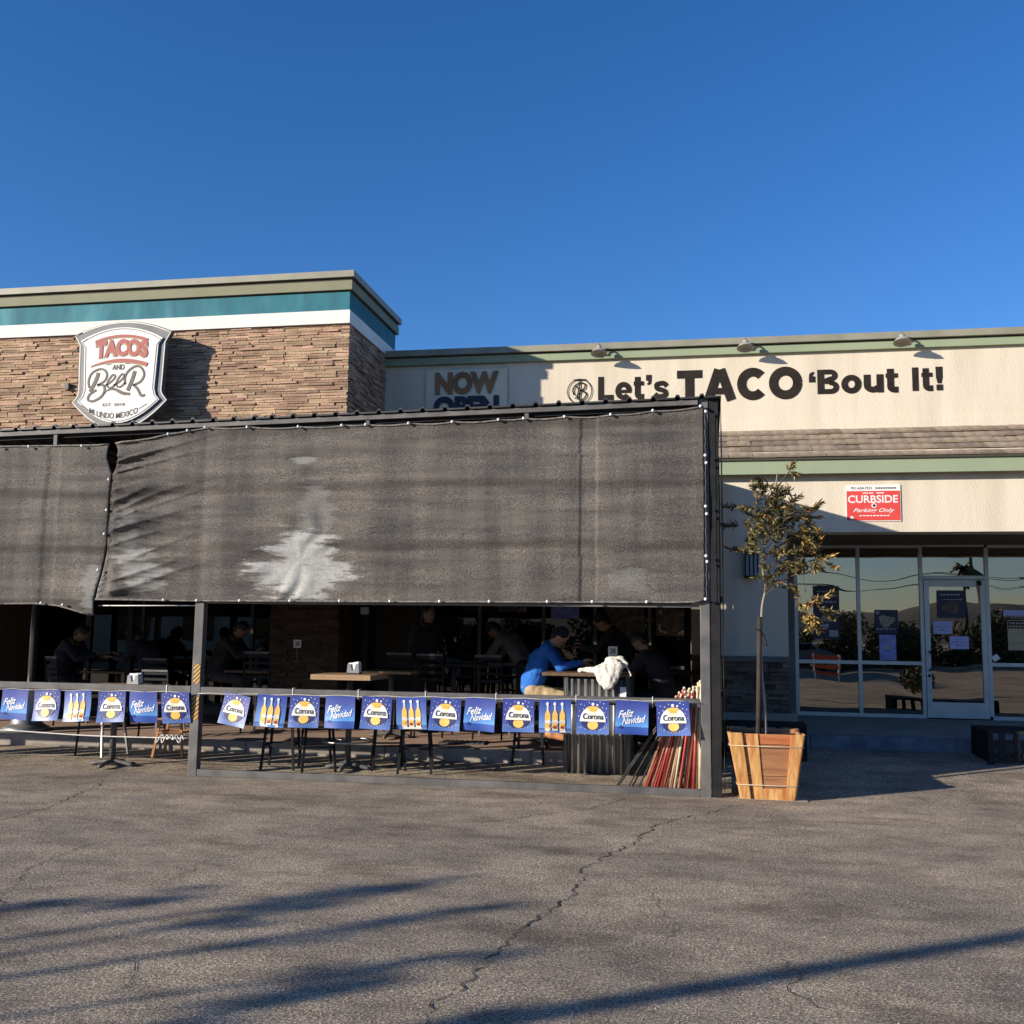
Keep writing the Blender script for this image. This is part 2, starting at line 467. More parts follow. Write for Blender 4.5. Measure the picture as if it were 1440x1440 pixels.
def asphalt_mat():
    m = bpy.data.materials.new('asphalt'); m.use_nodes = True
    N = m.node_tree.nodes; L = m.node_tree.links; b = N['Principled BSDF']
    b.inputs['Roughness'].default_value = .85
    tc = N.new('ShaderNodeTexCoord')
    def noise_n(scale, detail, rough=.6, stretch=None):
        n = N.new('ShaderNodeTexNoise'); n.inputs['Scale'].default_value = scale; n.inputs['Detail'].default_value = detail
        n.inputs['Roughness'].default_value = rough
        if stretch:
            mp = N.new('ShaderNodeMapping'); mp.inputs['Scale'].default_value = stretch
            L.new(tc.outputs['Object'], mp.inputs['Vector']); L.new(mp.outputs[0], n.inputs['Vector'])
        else: L.new(tc.outputs['Object'], n.inputs['Vector'])
        return n.outputs['Fac']
    def ramp(fac, a, ca, bpos, cb):
        r = N.new('ShaderNodeValToRGB'); r.color_ramp.elements[0].position = a; r.color_ramp.elements[0].color = (*ca, 1)
        r.color_ramp.elements[1].position = bpos; r.color_ramp.elements[1].color = (*cb, 1); L.new(fac, r.inputs['Fac']); return r.outputs['Color']
    def mixc(fac, A, B, typ='MIX'):
        x = N.new('ShaderNodeMix'); x.data_type = 'RGBA'; x.blend_type = typ
        if isinstance(fac, float): x.inputs['Factor'].default_value = fac
        else: L.new(fac, x.inputs['Factor'])
        L.new(A, x.inputs['A']); L.new(B, x.inputs['B']); return x.outputs['Result']
    fine = ramp(noise_n(60, 6, .9), .41, (.085, .072, .058), .59, (.92, .795, .63))
    vor = N.new('ShaderNodeTexVoronoi'); vor.inputs['Scale'].default_value = 95; L.new(tc.outputs['Object'], vor.inputs['Vector'])
    agg = ramp(vor.outputs['Distance'], .10, (1.7, 1.55, 1.35), .5, (.55, .56, .58))
    c = mixc(1.0, fine, agg, 'MULTIPLY')
    big = ramp(noise_n(.55, 6, .62), .40, (.66, .64, .63), .60, (1.10, 1.05, .97))
    c = mixc(.85, c, big, 'MULTIPLY')
    mid = ramp(noise_n(3.2, 8, .7, (.6, 1.0, 1)), .36, (.52, .49, .46), .56, (1.12, 1.10, 1.06))
    c = mixc(.7, c, mid, 'MULTIPLY')
    # oil stains: sparse dark blotches
    st = ramp(noise_n(.9, 5, .55, (.7, 1.3, 1)), .57, (1, 1, 1), .70, (.52, .48, .45))
    c = mixc(1.0, c, st, 'MULTIPLY')
    L.new(c, b.inputs['Base Color'])
    # hairline crazing
    v2 = N.new('ShaderNodeTexVoronoi'); v2.feature = 'DISTANCE_TO_EDGE'; v2.inputs['Scale'].default_value = .9
    wz = N.new('ShaderNodeTexNoise'); wz.inputs['Scale'].default_value = 2.2; wz.inputs['Detail'].default_value = 8
    ad = N.new('ShaderNodeMix'); ad.data_type = 'RGBA'; ad.blend_type = 'ADD'; ad.inputs['Factor'].default_value = .55
    L.new(tc.outputs['Object'], wz.inputs['Vector']); L.new(tc.outputs['Object'], ad.inputs['A']); L.new(wz.outputs['Color'], ad.inputs['B'])
    L.new(ad.outputs['Result'], v2.inputs['Vector'])
    cr = N.new('ShaderNodeMapRange'); cr.inputs['From Min'].default_value = 0; cr.inputs['From Max'].default_value = .012
    L.new(v2.outputs['Distance'], cr.inputs['Value'])
    msk = N.new('ShaderNodeMapRange'); msk.inputs['From Min'].default_value = .52; msk.inputs['From Max'].default_value = .66
    L.new(noise_n(.8, 3), msk.inputs['Value'])
    crk = N.new('ShaderNodeMath'); crk.operation = 'MAXIMUM'; L.new(cr.outputs[0], crk.inputs[0])
    inv = N.new('ShaderNodeMath'); inv.operation = 'SUBTRACT'; inv.inputs[0].default_value = 1; L.new(msk.outputs[0], inv.inputs[1])
    L.new(inv.outputs[0], crk.inputs[1])
    h1 = N.new('ShaderNodeBump'); h1.inputs['Distance'].default_value = .006; L.new(crk.outputs[0], h1.inputs['Height'])
    h2 = N.new('ShaderNodeBump'); h2.inputs['Distance'].default_value = .015; L.new(noise_n(70, 5, .75), h2.inputs['Height']); L.new(h1.outputs[0], h2.inputs['Normal'])
    h3 = N.new('ShaderNodeBump'); h3.inputs['Distance'].default_value = .018; L.new(noise_n(2.5, 4), h3.inputs['Height']); L.new(h2.outputs[0], h3.inputs['Normal'])
    L.new(h3.outputs[0], b.inputs['Normal'])
    return m
M['asphalt'] = asphalt_mat()
M['crack'] = mat('crack_dark', (.02, .018, .016), (.045, .04, .035), 30, .95)

def cloth_mat(patches=True):
    """black knitted shade cloth, sun-faded, with pale whitish patches"""
    m = bpy.data.materials.new('shade_cloth'); m.use_nodes = True
    N = m.node_tree.nodes; L = m.node_tree.links; b = N['Principled BSDF']
    b.inputs['Roughness'].default_value = .75; b.inputs['Specular IOR Level'].default_value = .25
    tc = N.new('ShaderNodeTexCoord')
    def ns(scale, det, st=(1, 1, 1), r=.6):
        mp = N.new('ShaderNodeMapping'); mp.inputs['Scale'].default_value = st; L.new(tc.outputs['Object'], mp.inputs['Vector'])
        n = N.new('ShaderNodeTexNoise'); n.inputs['Scale'].default_value = scale; n.inputs['Detail'].default_value = det; n.inputs['Roughness'].default_value = r
        L.new(mp.outputs[0], n.inputs['Vector']); return n.outputs['Fac']
    def ramp(f, a, ca, p, cb):
        r = N.new('ShaderNodeValToRGB'); r.color_ramp.elements[0].position = a; r.color_ramp.elements[0].color = (*ca, 1)
        r.color_ramp.elements[1].position = p; r.color_ramp.elements[1].color = (*cb, 1); L.new(f, r.inputs['Fac']); return r.outputs['Color']
    def mul(A, B, f=1.0):
        x = N.new('ShaderNodeMix'); x.data_type = 'RGBA'; x.blend_type = 'MULTIPLY'; x.inputs['Factor'].default_value = f
        L.new(A, x.inputs['A']); L.new(B, x.inputs['B']); return x.outputs['Result']
    c = ramp(ns(85, 4, (1, 1, 1.5), .95), .39, (.010, .0098, .0098), .63, (.245, .230, .215))
    c = mul(c, ramp(ns(3.0, 5, (.25, 1, 2.2)), .35, (.62, .62, .64), .65, (1.2, 1.15, 1.08)))
    c = mul(c, ramp(ns(1.1, 3, (2.2, 1, .25)), .38, (.70, .70, .72), .62, (1.15, 1.12, 1.08)))
    # repeated horizontal knit bands
    sp = N.new('ShaderNodeSeparateXYZ'); L.new(tc.outputs['Object'], sp.inputs[0])
    wv = N.new('ShaderNodeTexWave'); wv.wave_type = 'BANDS'; wv.bands_direction = 'Z'; wv.inputs['Scale'].default_value = .47
    wv.inputs['Distortion'].default_value = 1.2; wv.inputs['Detail'].default_value = 3; wv.inputs['Detail Scale'].default_value = .8
    L.new(tc.outputs['Object'], wv.inputs['Vector'])
    c = mul(c, ramp(wv.outputs['Fac'], .0, (.55, .53, .52), .10, (1, 1, 1)), .8)
    # pale whitish patches with ragged edges, mixed into the cloth colour: (x, z, rx, rz)
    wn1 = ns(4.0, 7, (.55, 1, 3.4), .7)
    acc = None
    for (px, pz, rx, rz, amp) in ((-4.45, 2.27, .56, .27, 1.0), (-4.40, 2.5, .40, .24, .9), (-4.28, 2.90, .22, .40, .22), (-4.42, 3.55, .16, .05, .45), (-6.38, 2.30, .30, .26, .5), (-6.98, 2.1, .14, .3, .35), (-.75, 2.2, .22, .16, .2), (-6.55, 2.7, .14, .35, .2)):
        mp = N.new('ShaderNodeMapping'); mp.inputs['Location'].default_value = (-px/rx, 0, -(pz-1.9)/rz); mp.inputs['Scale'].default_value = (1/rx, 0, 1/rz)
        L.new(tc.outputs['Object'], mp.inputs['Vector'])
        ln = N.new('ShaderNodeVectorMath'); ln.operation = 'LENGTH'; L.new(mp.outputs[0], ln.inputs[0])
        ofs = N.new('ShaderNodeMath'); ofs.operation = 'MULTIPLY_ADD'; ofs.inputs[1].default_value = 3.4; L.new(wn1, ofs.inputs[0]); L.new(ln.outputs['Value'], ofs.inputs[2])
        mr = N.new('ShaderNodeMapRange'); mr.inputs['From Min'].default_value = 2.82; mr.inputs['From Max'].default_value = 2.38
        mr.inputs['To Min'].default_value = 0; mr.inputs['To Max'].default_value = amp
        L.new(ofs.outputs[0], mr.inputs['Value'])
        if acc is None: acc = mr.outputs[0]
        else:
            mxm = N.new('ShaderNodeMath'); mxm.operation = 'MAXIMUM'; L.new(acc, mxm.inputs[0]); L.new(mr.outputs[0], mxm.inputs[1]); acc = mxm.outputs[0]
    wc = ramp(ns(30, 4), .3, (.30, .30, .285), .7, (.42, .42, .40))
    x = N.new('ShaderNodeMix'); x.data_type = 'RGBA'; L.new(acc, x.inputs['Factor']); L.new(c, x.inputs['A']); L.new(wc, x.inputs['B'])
    L.new(x.outputs['Result'], b.inputs['Base Color'])
    h = N.new('ShaderNodeBump'); h.inputs['Distance'].default_value = .006; L.new(ns(60, 3, (1, 1, 1.5)), h.inputs['Height'])
    L.new(h.outputs[0], b.inputs['Normal'])
    return m
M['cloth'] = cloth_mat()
M['hem'] = mat('cloth_hem', (.10, .09, .08), (.22, .20, .18), 20, .8, .003, 60)

# ================================================================ ground
def gz(x, y):
    """height of the parking lot: flat, then rising gently to the kerb"""
    return 0.0 if y < 11 else min(.055*(y-11), .19)
mb = MB()
xs = [-600, -40, -14, 14, 40, 600]; ys = [-600, -60, -12, 11, 12, 13, 14.4, 17.5, 60, 700]
vs = [(x, y, gz(x, y)) for y in ys for x in xs]
n = len(xs)
mb.add(vs, [(j*n+i, j*n+i+1, (j+1)*n+i+1, (j+1)*n+i) for j in range(len(ys)-1) for i in range(n-1)])
ground = mb.build('parking_lot', M['asphalt']); tag(ground, kind='structure')

# long open cracks
random.seed(11)
def crack(pts, w, name='crack'):
    mb = MB(); P = []
    for i in range(len(pts)-1):
        a, b = Vector((*pts[i], 0)), Vector((*pts[i+1], 0)); L = (b-a).length; k = max(2, int(L/.05))
        nrm = Vector((-(b-a).y, (b-a).x, 0)).normalized()
        for j in range(k): P.append(a.lerp(b, j/k) + nrm*random.uniform(-.032, .032)*(1 if j else 0))
    P.append(Vector((*pts[-1], 0)))
    vs = []
    for i, p in enumerate(P):
        d = (P[min(i+1, len(P)-1)] - P[max(i-1, 0)]).normalized(); nn = Vector((-d.y, d.x, 0))
        t = i/(len(P)-1); ww = w*.62*random.uniform(.15, 1.15)*min(1, 8*t+.15, 8*(1-t)+.15)
        z = gz(p.x, p.y) + .004
        vs += [(p.x+nn.x*ww, p.y+nn.y*ww, z), (p.x-nn.x*ww*.6, p.y-nn.y*ww*.6, z)]
    mb.add(vs, [(2*i, 2*i+1, 2*i+3, 2*i+2) for i in range(len(P)-1)])
    o = mb.build(name, M['crack'], ground); return o
crack([(.42, 10.69), (.13, 10.11), (-.42, 9.22), (-.49, 8.82), (-.55, 8.39), (-.68, 8.03), (-.8, 7.51), (-.85, 7.34), (-.79, 7.19), (-.84, 6.62), (-.92, 6.29), (-.99, 5.92), (-1.05, 5.61), (-1.08, 5.36), (-1.10, 4.97), (-1.15, 4.76), (-1.20, 4.61), (-1.16, 4.41), (-1.3, 3.9)], .013)
crack([(-.71, 10.74), (-1.11, 9.78), (-1.47, 9.49), (-1.88, 8.95), (-2.25, 8.92), (-2.9, 9.1)], .011)
crack([(-6.53, 10.58), (-6.24, 10.05), (-5.89, 8.7), (-5.85, 8.15), (-5.9, 8.03), (-6.4, 7.6)], .012)
crack([(-4.3, 7.9), (-4.6, 7.31), (-4.57, 6.72), (-4.47, 6.35), (-4.22, 5.8), (-3.94, 5.42)], .008)
crack([(-2.86, 4.95), (-2.71, 4.76), (-2.61, 4.57), (-2.66, 4.4)], .007)
crack([(-.52, 7.11), (-.32, 6.92), (-.28, 6.53), (-.16, 6.16), (-.21, 5.74)], .006)
crack([(.32, 5.74), (.46, 5.43), (.38, 5.15), (.57, 4.88)], .006)
crack([(-3.1, 7.6), (-3.5, 7.0), (-3.4, 6.5), (-3.7, 6.2)], .006)

# raised pavements with kerbs
def slab(name, x0, x1, y0, y1, z0, z1, m, zlow=-.1):
    mb = MB(); vs = [(x0, y0, zlow), (x1, y0, zlow), (x1, y1, zlow), (x0, y1, zlow), (x0, y0, z0), (x1, y0, z0), (x1, y1, z1), (x0, y1, z1)]
    mb.add(vs, [(4, 5, 6, 7), (0, 1, 5, 4), (1, 2, 6, 5), (2, 3, 7, 6), (3, 0, 4, 7)])
    return tag(mb.build(name, m, bevel=.012), kind='structure')
slab('patio_pavement', -24, -.45, 12.56, 17.6, .226, .39, M['concrete_red'])
slab('entrance_pavement', -.44, 14, 14.46, 17.6, .343, .39, M['concrete'])
def kerbline(x0, x1, y, z, m, ln=1.83):
    mb = MB(); holder = None; x = x0; objs = []
    k = tag(MB().box(x0, x1, y+.02, y+.15, -.1, z-.03).build('kerb', m), kind='structure')
    while x < x1 - .01:
        xe = min(x+ln, x1)
        MB().box(x+.004, xe-.004, y, y+.155, -.1, z+.003).build('kerb_stone', m, k, bevel=.012); x = xe
    return k
kerbline(-24, -.44, 12.40, .226, M['kerb_red'])
kerbline(-.44, 13.98, 14.30, .345, M['kerb'])
# steel drain grate in the patio pavement
dg_ = thing('drain_grate', (-3.0, 12.95, .245), 'rusty square drain grate set in the reddish patio pavement', 'drain grate')
MB().box(-3.3, -2.7, 12.80, 13.15, .236, .249).build('frame', M['black_steel'], dg_)
for i in range(9): MB().box(-3.27+i*.065, -3.235+i*.065, 12.83, 13.12, .249, .256).build('bar', M['black_steel'], dg_)

# ================================================================ ledge stone cladding
def ledge_stones(parent, m, x0, x1, z0, z1, front, along='x', course=(.030, .047), wid=(.10, .34), sgn=-1, limit=300, prefer=None, clip=None):
    """courses of split stones proud of a wall; returns list of pieces. along='x': face plane y=front; along='y': plane x=front"""
    pieces = []; z = z0
    while z < z1 - .012:
        h = min(random.uniform(*course), z1-z); x = x0 - random.uniform(0, .15)
        while x < x1:
            w = random.uniform(*wid)
            a, b = max(x, x0), min(x+w, x1)
            if b-a > .03:
                pieces.append((a+.003, b-.003, z+.003, z+h-.003, random.uniform(.006, .034), random.random()))
            x += w
        z += h
    random.shuffle(pieces)
    if prefer: pieces.sort(key=prefer)
    else: pieces.sort(key=lambda p: -(p[1]-p[0])*(p[3]-p[2]))
    def add(mb, p):
        a, b, c, d, e, t = p; mb.tone = t
        j = [random.uniform(-.004, .004) for _ in range(8)]; e2 = max(.004, e+random.uniform(-.01, .01))
        if along == 'x':
            y0 = front + sgn*e; y1 = front + sgn*e2; yb = front - sgn*.01
            vs = [(a, y0, c+j[0]), (b, y1, c+j[1]), (b, y1+sgn*j[2], d+j[3]), (a, y0+sgn*j[4], d+j[5]), (a, yb, c), (b, yb, c), (b, yb, d), (a, yb, d)]
        else:
            y0 = front + sgn*e; y1 = front + sgn*e2; yb = front - sgn*.01
            vs = [(y0, a, c+j[0]), (y1, b, c+j[1]), (y1+sgn*j[2], b, d+j[3]), (y0+sgn*j[4], a, d+j[5]), (yb, a, c), (yb, b, c), (yb, b, d), (yb, a, d)]
        mb.add(vs, [(0, 1, 2, 3), (0, 4, 5, 1), (1, 5, 6, 2), (2, 6, 7, 3), (3, 7, 4, 0)])
    for p in pieces[:limit]:
        mb = MB(); add(mb, p); mb.build('stone', m, parent)
    rest = pieces[limit:]
    if rest:
        mb = MB()
        for p in rest: add(mb, p)
        o = mb.build('stone_cladding', m, parent); tag(o, kind='stuff')

# ================================================================ stone-clad tower block (left)
random.seed(3)
TX, TY = -5.04, 13.8         # right front corner
tower = thing('stone_tower_building', (-8.5, 13.8, .3), 'stone clad restaurant tower block with teal, white and olive bands along its parapet', 'building')
wall = MB().box(-18, TX, TY+.02, 16.0, 4.2, 6.07).build('upper_wall', M['stone_back'], tower)
# stucco & structure of the lower storey
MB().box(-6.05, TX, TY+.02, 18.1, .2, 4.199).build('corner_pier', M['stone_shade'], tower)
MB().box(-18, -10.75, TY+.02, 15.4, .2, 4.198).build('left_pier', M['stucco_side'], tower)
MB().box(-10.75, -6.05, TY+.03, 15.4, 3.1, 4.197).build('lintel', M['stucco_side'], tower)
# bands
def band(name, m, proud, z0, z1, par=tower):
    """one band wrapping front and right side"""
    mb = MB(); mb.box(-18, TX+proud, TY-proud, 16.0+proud, z0, z1)
    return mb.build(name, m, par)
band('white_band', M['white_band'], .045, 6.072, 6.268)
band('teal_band', M['teal'], .03, 6.270, 6.545)
band('shadow_gap', M['coping_dark'], .02, 6.547, 6.562)
band('olive_fascia', M['olive'], .075, 6.564, 6.70)
band('coping_groove', M['coping_dark'], .06, 6.702, 6.742)
band('parapet_coping', M['coping'], .11, 6.744, 6.84)
ledge_stones(wall, M['stone'], -11.1, TX+.035, 4.60, 6.068, TY+.018, 'x', limit=240, wid=(.12, .40), prefer=lambda p: -(p[1]-p[0]))
cp = MB().box(TX-.01, TX-.002, TY+.03, 15.62, 4.3, 6.05).build('side_wall', M['stone_back'], tower)
ledge_stones(cp, M['stone'], TY+.03, 15.58, 4.62, 6.068, TX+.001, 'y', limit=60, sgn=1, wid=(.12, .40), prefer=lambda p: -(p[1]-p[0]))
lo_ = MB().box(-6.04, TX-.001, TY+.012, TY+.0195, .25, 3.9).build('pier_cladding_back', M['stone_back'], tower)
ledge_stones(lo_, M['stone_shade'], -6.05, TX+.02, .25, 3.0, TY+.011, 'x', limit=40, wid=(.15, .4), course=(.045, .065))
# small junction box on the stone right of the banner sign
MB().box(-9.5, -9.44, TY-.06, TY, 5.22, 5.32).build('junction_box', M['trim_dark'], tower)

# recessed glazing in the tower's ground floor
def glazing(par, x0, x1, y, z0, z1, mull, rails, mm, w=.05, d=.08, gm='glass'):
    f = MB().box(x0, x1, y-d/2, y+d/2, z0, z0+w).build('window_frame', mm, par)
    MB().box(x0, x1, y-d/2, y+d/2, z1-w, z1).build('head_bar', mm, f)
    for x in mull: MB().box(x-w/2, x+w/2, y-d/2-.002, y+d/2+.002, z0+w, z1-w).build('mullion', mm, f)
    for i in range(len(mull)-1):
        a, b = mull[i]+w/2, mull[i+1]-w/2
        zz = [z0+w] + [r for r in rails] + [z1-w]
        for r in rails: MB().box(a, b, y-d/2, y+d/2, r-w/2, r+w/2).build('rail', mm, f)
        for k in range(len(zz)-1):
            g0 = zz[k] + (w/2 if k else 0); g1 = zz[k+1] - (w/2 if k < len(zz)-2 else 0)
            MB().box(a, b, y-.004, y+.004, g0, g1).build('pane', M[gm], f)
    return f
glazing(tower, -10.75, -6.05, 15.2, .42, 3.1, [-10.72, -9.75, -8.82, -7.88, -6.95, -6.08], [2.55], M['black_steel'], gm='glass_tint')
MB().box(-10.75, -6.05, 15.14, 15.3, .3, .418).build('sill', M['trim_dark'], tower)
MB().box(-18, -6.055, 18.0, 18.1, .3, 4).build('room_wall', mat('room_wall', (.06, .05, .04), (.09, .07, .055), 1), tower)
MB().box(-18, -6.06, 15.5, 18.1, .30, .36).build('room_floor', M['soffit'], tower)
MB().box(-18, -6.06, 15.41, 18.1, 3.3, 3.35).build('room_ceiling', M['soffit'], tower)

# ================================================================ storefront building (right)
shop = thing('storefront_building', (2, 15.6, .3), 'cream stucco storefront building with sage fascia, tiled roof skirt and glass entrance', 'building')
UX0 = TX+.001
MB().box(UX0, 14, 15.60, 20, 4.0, 5.888).build('upper_wall', M['stucco'], shop)
MB().box(UX0, 14, 15.53, 20, 5.890, 6.005).build('fascia_board', M['sage'], shop)
MB().box(UX0, 14, 15.55, 20, 6.007, 6.024).build('coping_groove', M['coping_dark'], shop)
MB().box(UX0, 14, 15.47, 20, 6.026, 6.125).build('parapet_coping', M['coping'], shop)
MB().box(-1.0, 14, 15.575, 15.599, 4.70, 4.84).build('plaster_band', M['stucco'], shop)
# tiled roof skirt: from y=15.6 z=4.72 down to y=14.12 z=4.03
E0, E1 = Vector((0, 14.47, 4.09)), Vector((0, 15.6, 4.70))
sl = (E1-E0); SLN = sl.length; sd = sl.normalized(); nr = Vector((0, -sd.z, sd.y))
mb = MB()
vs = [(x, *(p - nr*o).yz) for x in (UX0, 14) for p, o in ((E0, .03), (E1, .03), (E1, .09), (E0, .09))]
mb.add(vs, [(0, 4, 5, 1), (2, 6, 7, 3), (3, 7, 4, 0), (0, 1, 2, 3), (4, 7, 6, 5)])
rs = mb.build('roof_slope', M['stone_back'], shop)
random.seed(5)
rows = 5; ex = SLN/rows; tmesh = []
for k in range(6):
    t = MB(); t.tone = random.random(); wv_, lv = .326, ex+.06
    seg = 4
    # tile in local coords: x across, s along the slope, h normal
    top = []; j = random.uniform(-.004, .004)
    for a in range(seg+1):
        u = a/seg; hh = .012 + .004*abs(sin(u*pi*2))
        top.append((u*wv_, hh))
    vs = []
    for (u, hh) in top:
        for s_, e_ in ((0, .040), (lv, -.004)):
            pos = Vector((u, 0, 0)) + sd*s_ + nr*(hh+e_+j)
            low = Vector((u, 0, 0)) + sd*s_ + nr*(e_-.012)
            vs += [pos, low]
    fs = []
    for a in range(seg):
        o = a*4; fs += [(o, o+4, o+6, o+2), (o+1, o, o+4, o+5)][:2]
        fs[-1] = (o+1, o+5, o+4, o)
    fs += [(0, 2, 3, 1), (seg*4, seg*4+1, seg*4+3, seg*4+2)]
    t.add(vs, fs); tmesh.append(t.mesh('tile', M['tile']))
pl = world_loc(rs)
for r in range(rows):
    for i in range(int((9.3+1.6)/.33)):
        x = -1.6 + i*.33 + (r % 2)*.165
        p = Vector((x, 0, 0)) + E0 + sd*(ex*r-.03) - pl
        o = bpy.data.objects.new('tile', random.choice(tmesh)); col.objects.link(o); o.parent = rs
        o.location = p + Vector((random.uniform(-.003, .003), 0, random.uniform(-.004, .004)))
MB().box(UX0, 14, 14.43, 14.465, 3.865, 4.06).build('eave_fascia', M['sage'], shop)
MB().box(UX0, 14, 14.40, 14.428, 4.055, 4.085).build('eave_drip', M['coping_dark'], shop)
MB().box(UX0, 14, 14.467, 14.60, 3.92, 3.95).build('eave_soffit', M['soffit'], shop)
# beam over the entrance, and the pier left of it
MB().box(1.162, 14, 14.60, 15.0, 3.07, 4.2).build('beam', M['stucco'], shop)
MB().box(1.162, 14, 15.002, 17.0, 3.09, 3.15).build('canopy_soffit', M['soffit'], shop)
MB().box(-.15, 1.16, 14.60, 17.0, 1.36, 4.2).build('pier', M['stucco'], shop)
MB().box(-.17, 1.18, 14.55, 17.0, 1.285, 1.358).build('pier_ledge', M['trim_dark'], shop)
pb = MB().box(-.15, 1.15, 14.62, 17.0, .62, 1.283).build('pier_base', M['stone_back'], shop)
ledge_stones(pb, M['stone_grey'], -.15, 1.165, .60, 1.28, 14.618, 'x', course=(.035, .075), wid=(.10, .45))
MB().box(-.2, 1.26, 14.52, 17.0, .30, .598).build('pier_plinth', M['concrete'], shop)
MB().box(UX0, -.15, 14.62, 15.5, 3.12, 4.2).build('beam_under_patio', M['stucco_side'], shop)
# plain wall + glazing under the patio roof
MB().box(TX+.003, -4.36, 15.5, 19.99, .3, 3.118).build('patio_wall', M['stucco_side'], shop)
glazing(shop, -4.36, -.15, 15.62, .42, 3.12, [-4.33, -3.39, -2.39, -1.60, -.78, -.17], [1.15], M['alu_shaded'], gm='glass_tint')
MB().box(-4.36, -.15, 15.6, 15.7, .3, .418).build('sill', M['trim_dark'], shop)
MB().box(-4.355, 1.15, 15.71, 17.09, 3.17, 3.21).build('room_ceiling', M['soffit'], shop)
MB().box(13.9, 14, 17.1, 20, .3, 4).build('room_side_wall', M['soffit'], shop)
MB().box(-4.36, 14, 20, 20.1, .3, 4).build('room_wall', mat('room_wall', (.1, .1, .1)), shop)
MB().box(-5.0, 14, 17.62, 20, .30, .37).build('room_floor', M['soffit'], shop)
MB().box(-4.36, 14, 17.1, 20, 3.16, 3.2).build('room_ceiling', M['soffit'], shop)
# entrance glazing at y = 17
GY = 17.0
AL = M['alu']
glazing(shop, 1.445, 3.40, GY, .405, 3.10, [1.475, 2.433, 3.375], [1.245], AL, w=.055)
glazing(shop, 4.36, 8.2, GY, .405, 3.10, [4.345, 5.30, 6.25, 7.2, 8.17], [1.245], AL, w=.055)
MB().box(1.2, 8.2, GY-.1, GY+.05, .30, .403).build('entrance_sill', M['trim_dark'], shop)
MB().box(1.163, 1.443, GY-.06, GY+.2, .404, 3.09).build('window_return', M['trim_dark'], shop)
# door
tr_ = MB().box(3.403, 4.317, GY-.05, GY+.05, 2.55, 2.61).build('transom_bar', AL, shop)
MB().box(3.403, 4.317, GY-.004, GY+.004, 2.612, 3.06).build('transom_pane', M['glass'], shop)
MB().box(3.403, 4.317, GY-.05, GY+.05, 3.062, 3.10).build('head_bar', AL, shop)
door = MB()
DX0, DX1 = 3.41, 4.31
door.box(DX0, DX0+.075, GY-.055, GY, .42, 2.54).box(DX1-.075, DX1, GY-.055, GY, .42, 2.54)
door.box(DX0+.075, DX1-.075, GY-.055, GY, 2.44, 2.54).box(DX0+.075, DX1-.075, GY-.055, GY, .42, .66)
dr = door.build('door', AL, shop)
MB().box(DX0+.076, DX1-.076, GY-.03, GY-.022, .662, 2.438).build('door_pane', M['glass'], dr)
hb = MB(); hb.tube(spline([(DX0+.05, GY-.06, 1.43), (DX0+.05, GY-.13, 1.42), (DX0+.10, GY-.15, 1.36), (DX0+.10, GY-.15, 1.22), (DX0+.05, GY-.13, 1.15), (DX0+.05, GY-.06, 1.14)], 4), .014)
hb.build('handle', M['iron'], dr)
MB().lathe((DX0+.04, GY-.06, 1.06), [(.001, -.02), (.022, -.018), (.022, 0)], 12, 'y').build('lock', M['iron'], dr)
MB().box(DX1-.12, DX1-.06, GY-.085, GY-.056, 2.45, 2.53).build('door_closer', M['iron'], dr)

# loose grit lying on the lot
random.seed(77); mb = MB()
for _ in range(9000):
    y = 3.4 + 7.2*random.random()**1.3; x = random.uniform(-.72, .42)*y*1.05 + random.uniform(-.3, .3); s = random.uniform(.0015, .0045)*(1 if random.random() < .93 else 1.4)
    mb.tone = random.random(); a = random.uniform(0, 6.28); c_, s_ = cos(a)*s, sin(a)*s
    mb.add([(x+c_, y+s_, .0), (x-s_, y+c_, .0), (x-c_, y-s_, .0), (x+s_, y-c_, .0), (x+s*.2, y, s*random.uniform(.8, 1.5))], [(0, 1, 4), (1, 2, 4), (2, 3, 4), (3, 0, 4)])
tag(mb.build('loose_grit', mat('grit', (.18, .155, .13), (.32, .28, .23), 40, .9, tone=.7)), kind='stuff')
for (x, y, a, w, l) in ((-5.35, 10.55, .2, .03, .09), (-5.8, 10.6, -.1, .03, .07), (-1.25, 10.35, .3, .03, .09), (-3.0, 10.45, 0, .03, .08), (.25, 10.45, .1, .04, .12)):
    t = thing('paper_scrap', (x, y, .003), {-5.35: 'pale paint scrap on the asphalt just right of the left post', -5.8: 'pale paint scrap on the asphalt left of the left post', -1.25: 'pale paint scrap before the leaning poles', -3.0: 'pale paint scrap in front of the middle of the sill rail', .25: 'pale scrap on the asphalt before the planter'}[x], 'scrap')
    c_, s_ = cos(a), sin(a); MB().add([(x-l*c_, y-l*s_, .004), (x+l*c_, y+l*s_, .004), (x+l*c_-w*s_, y+l*s_+w*c_, .005), (x-l*c_*.8-w*s_, y-l*s_+w*c_, .004)], [(0, 1, 2, 3)]).build('sheet', M['concrete'], t)

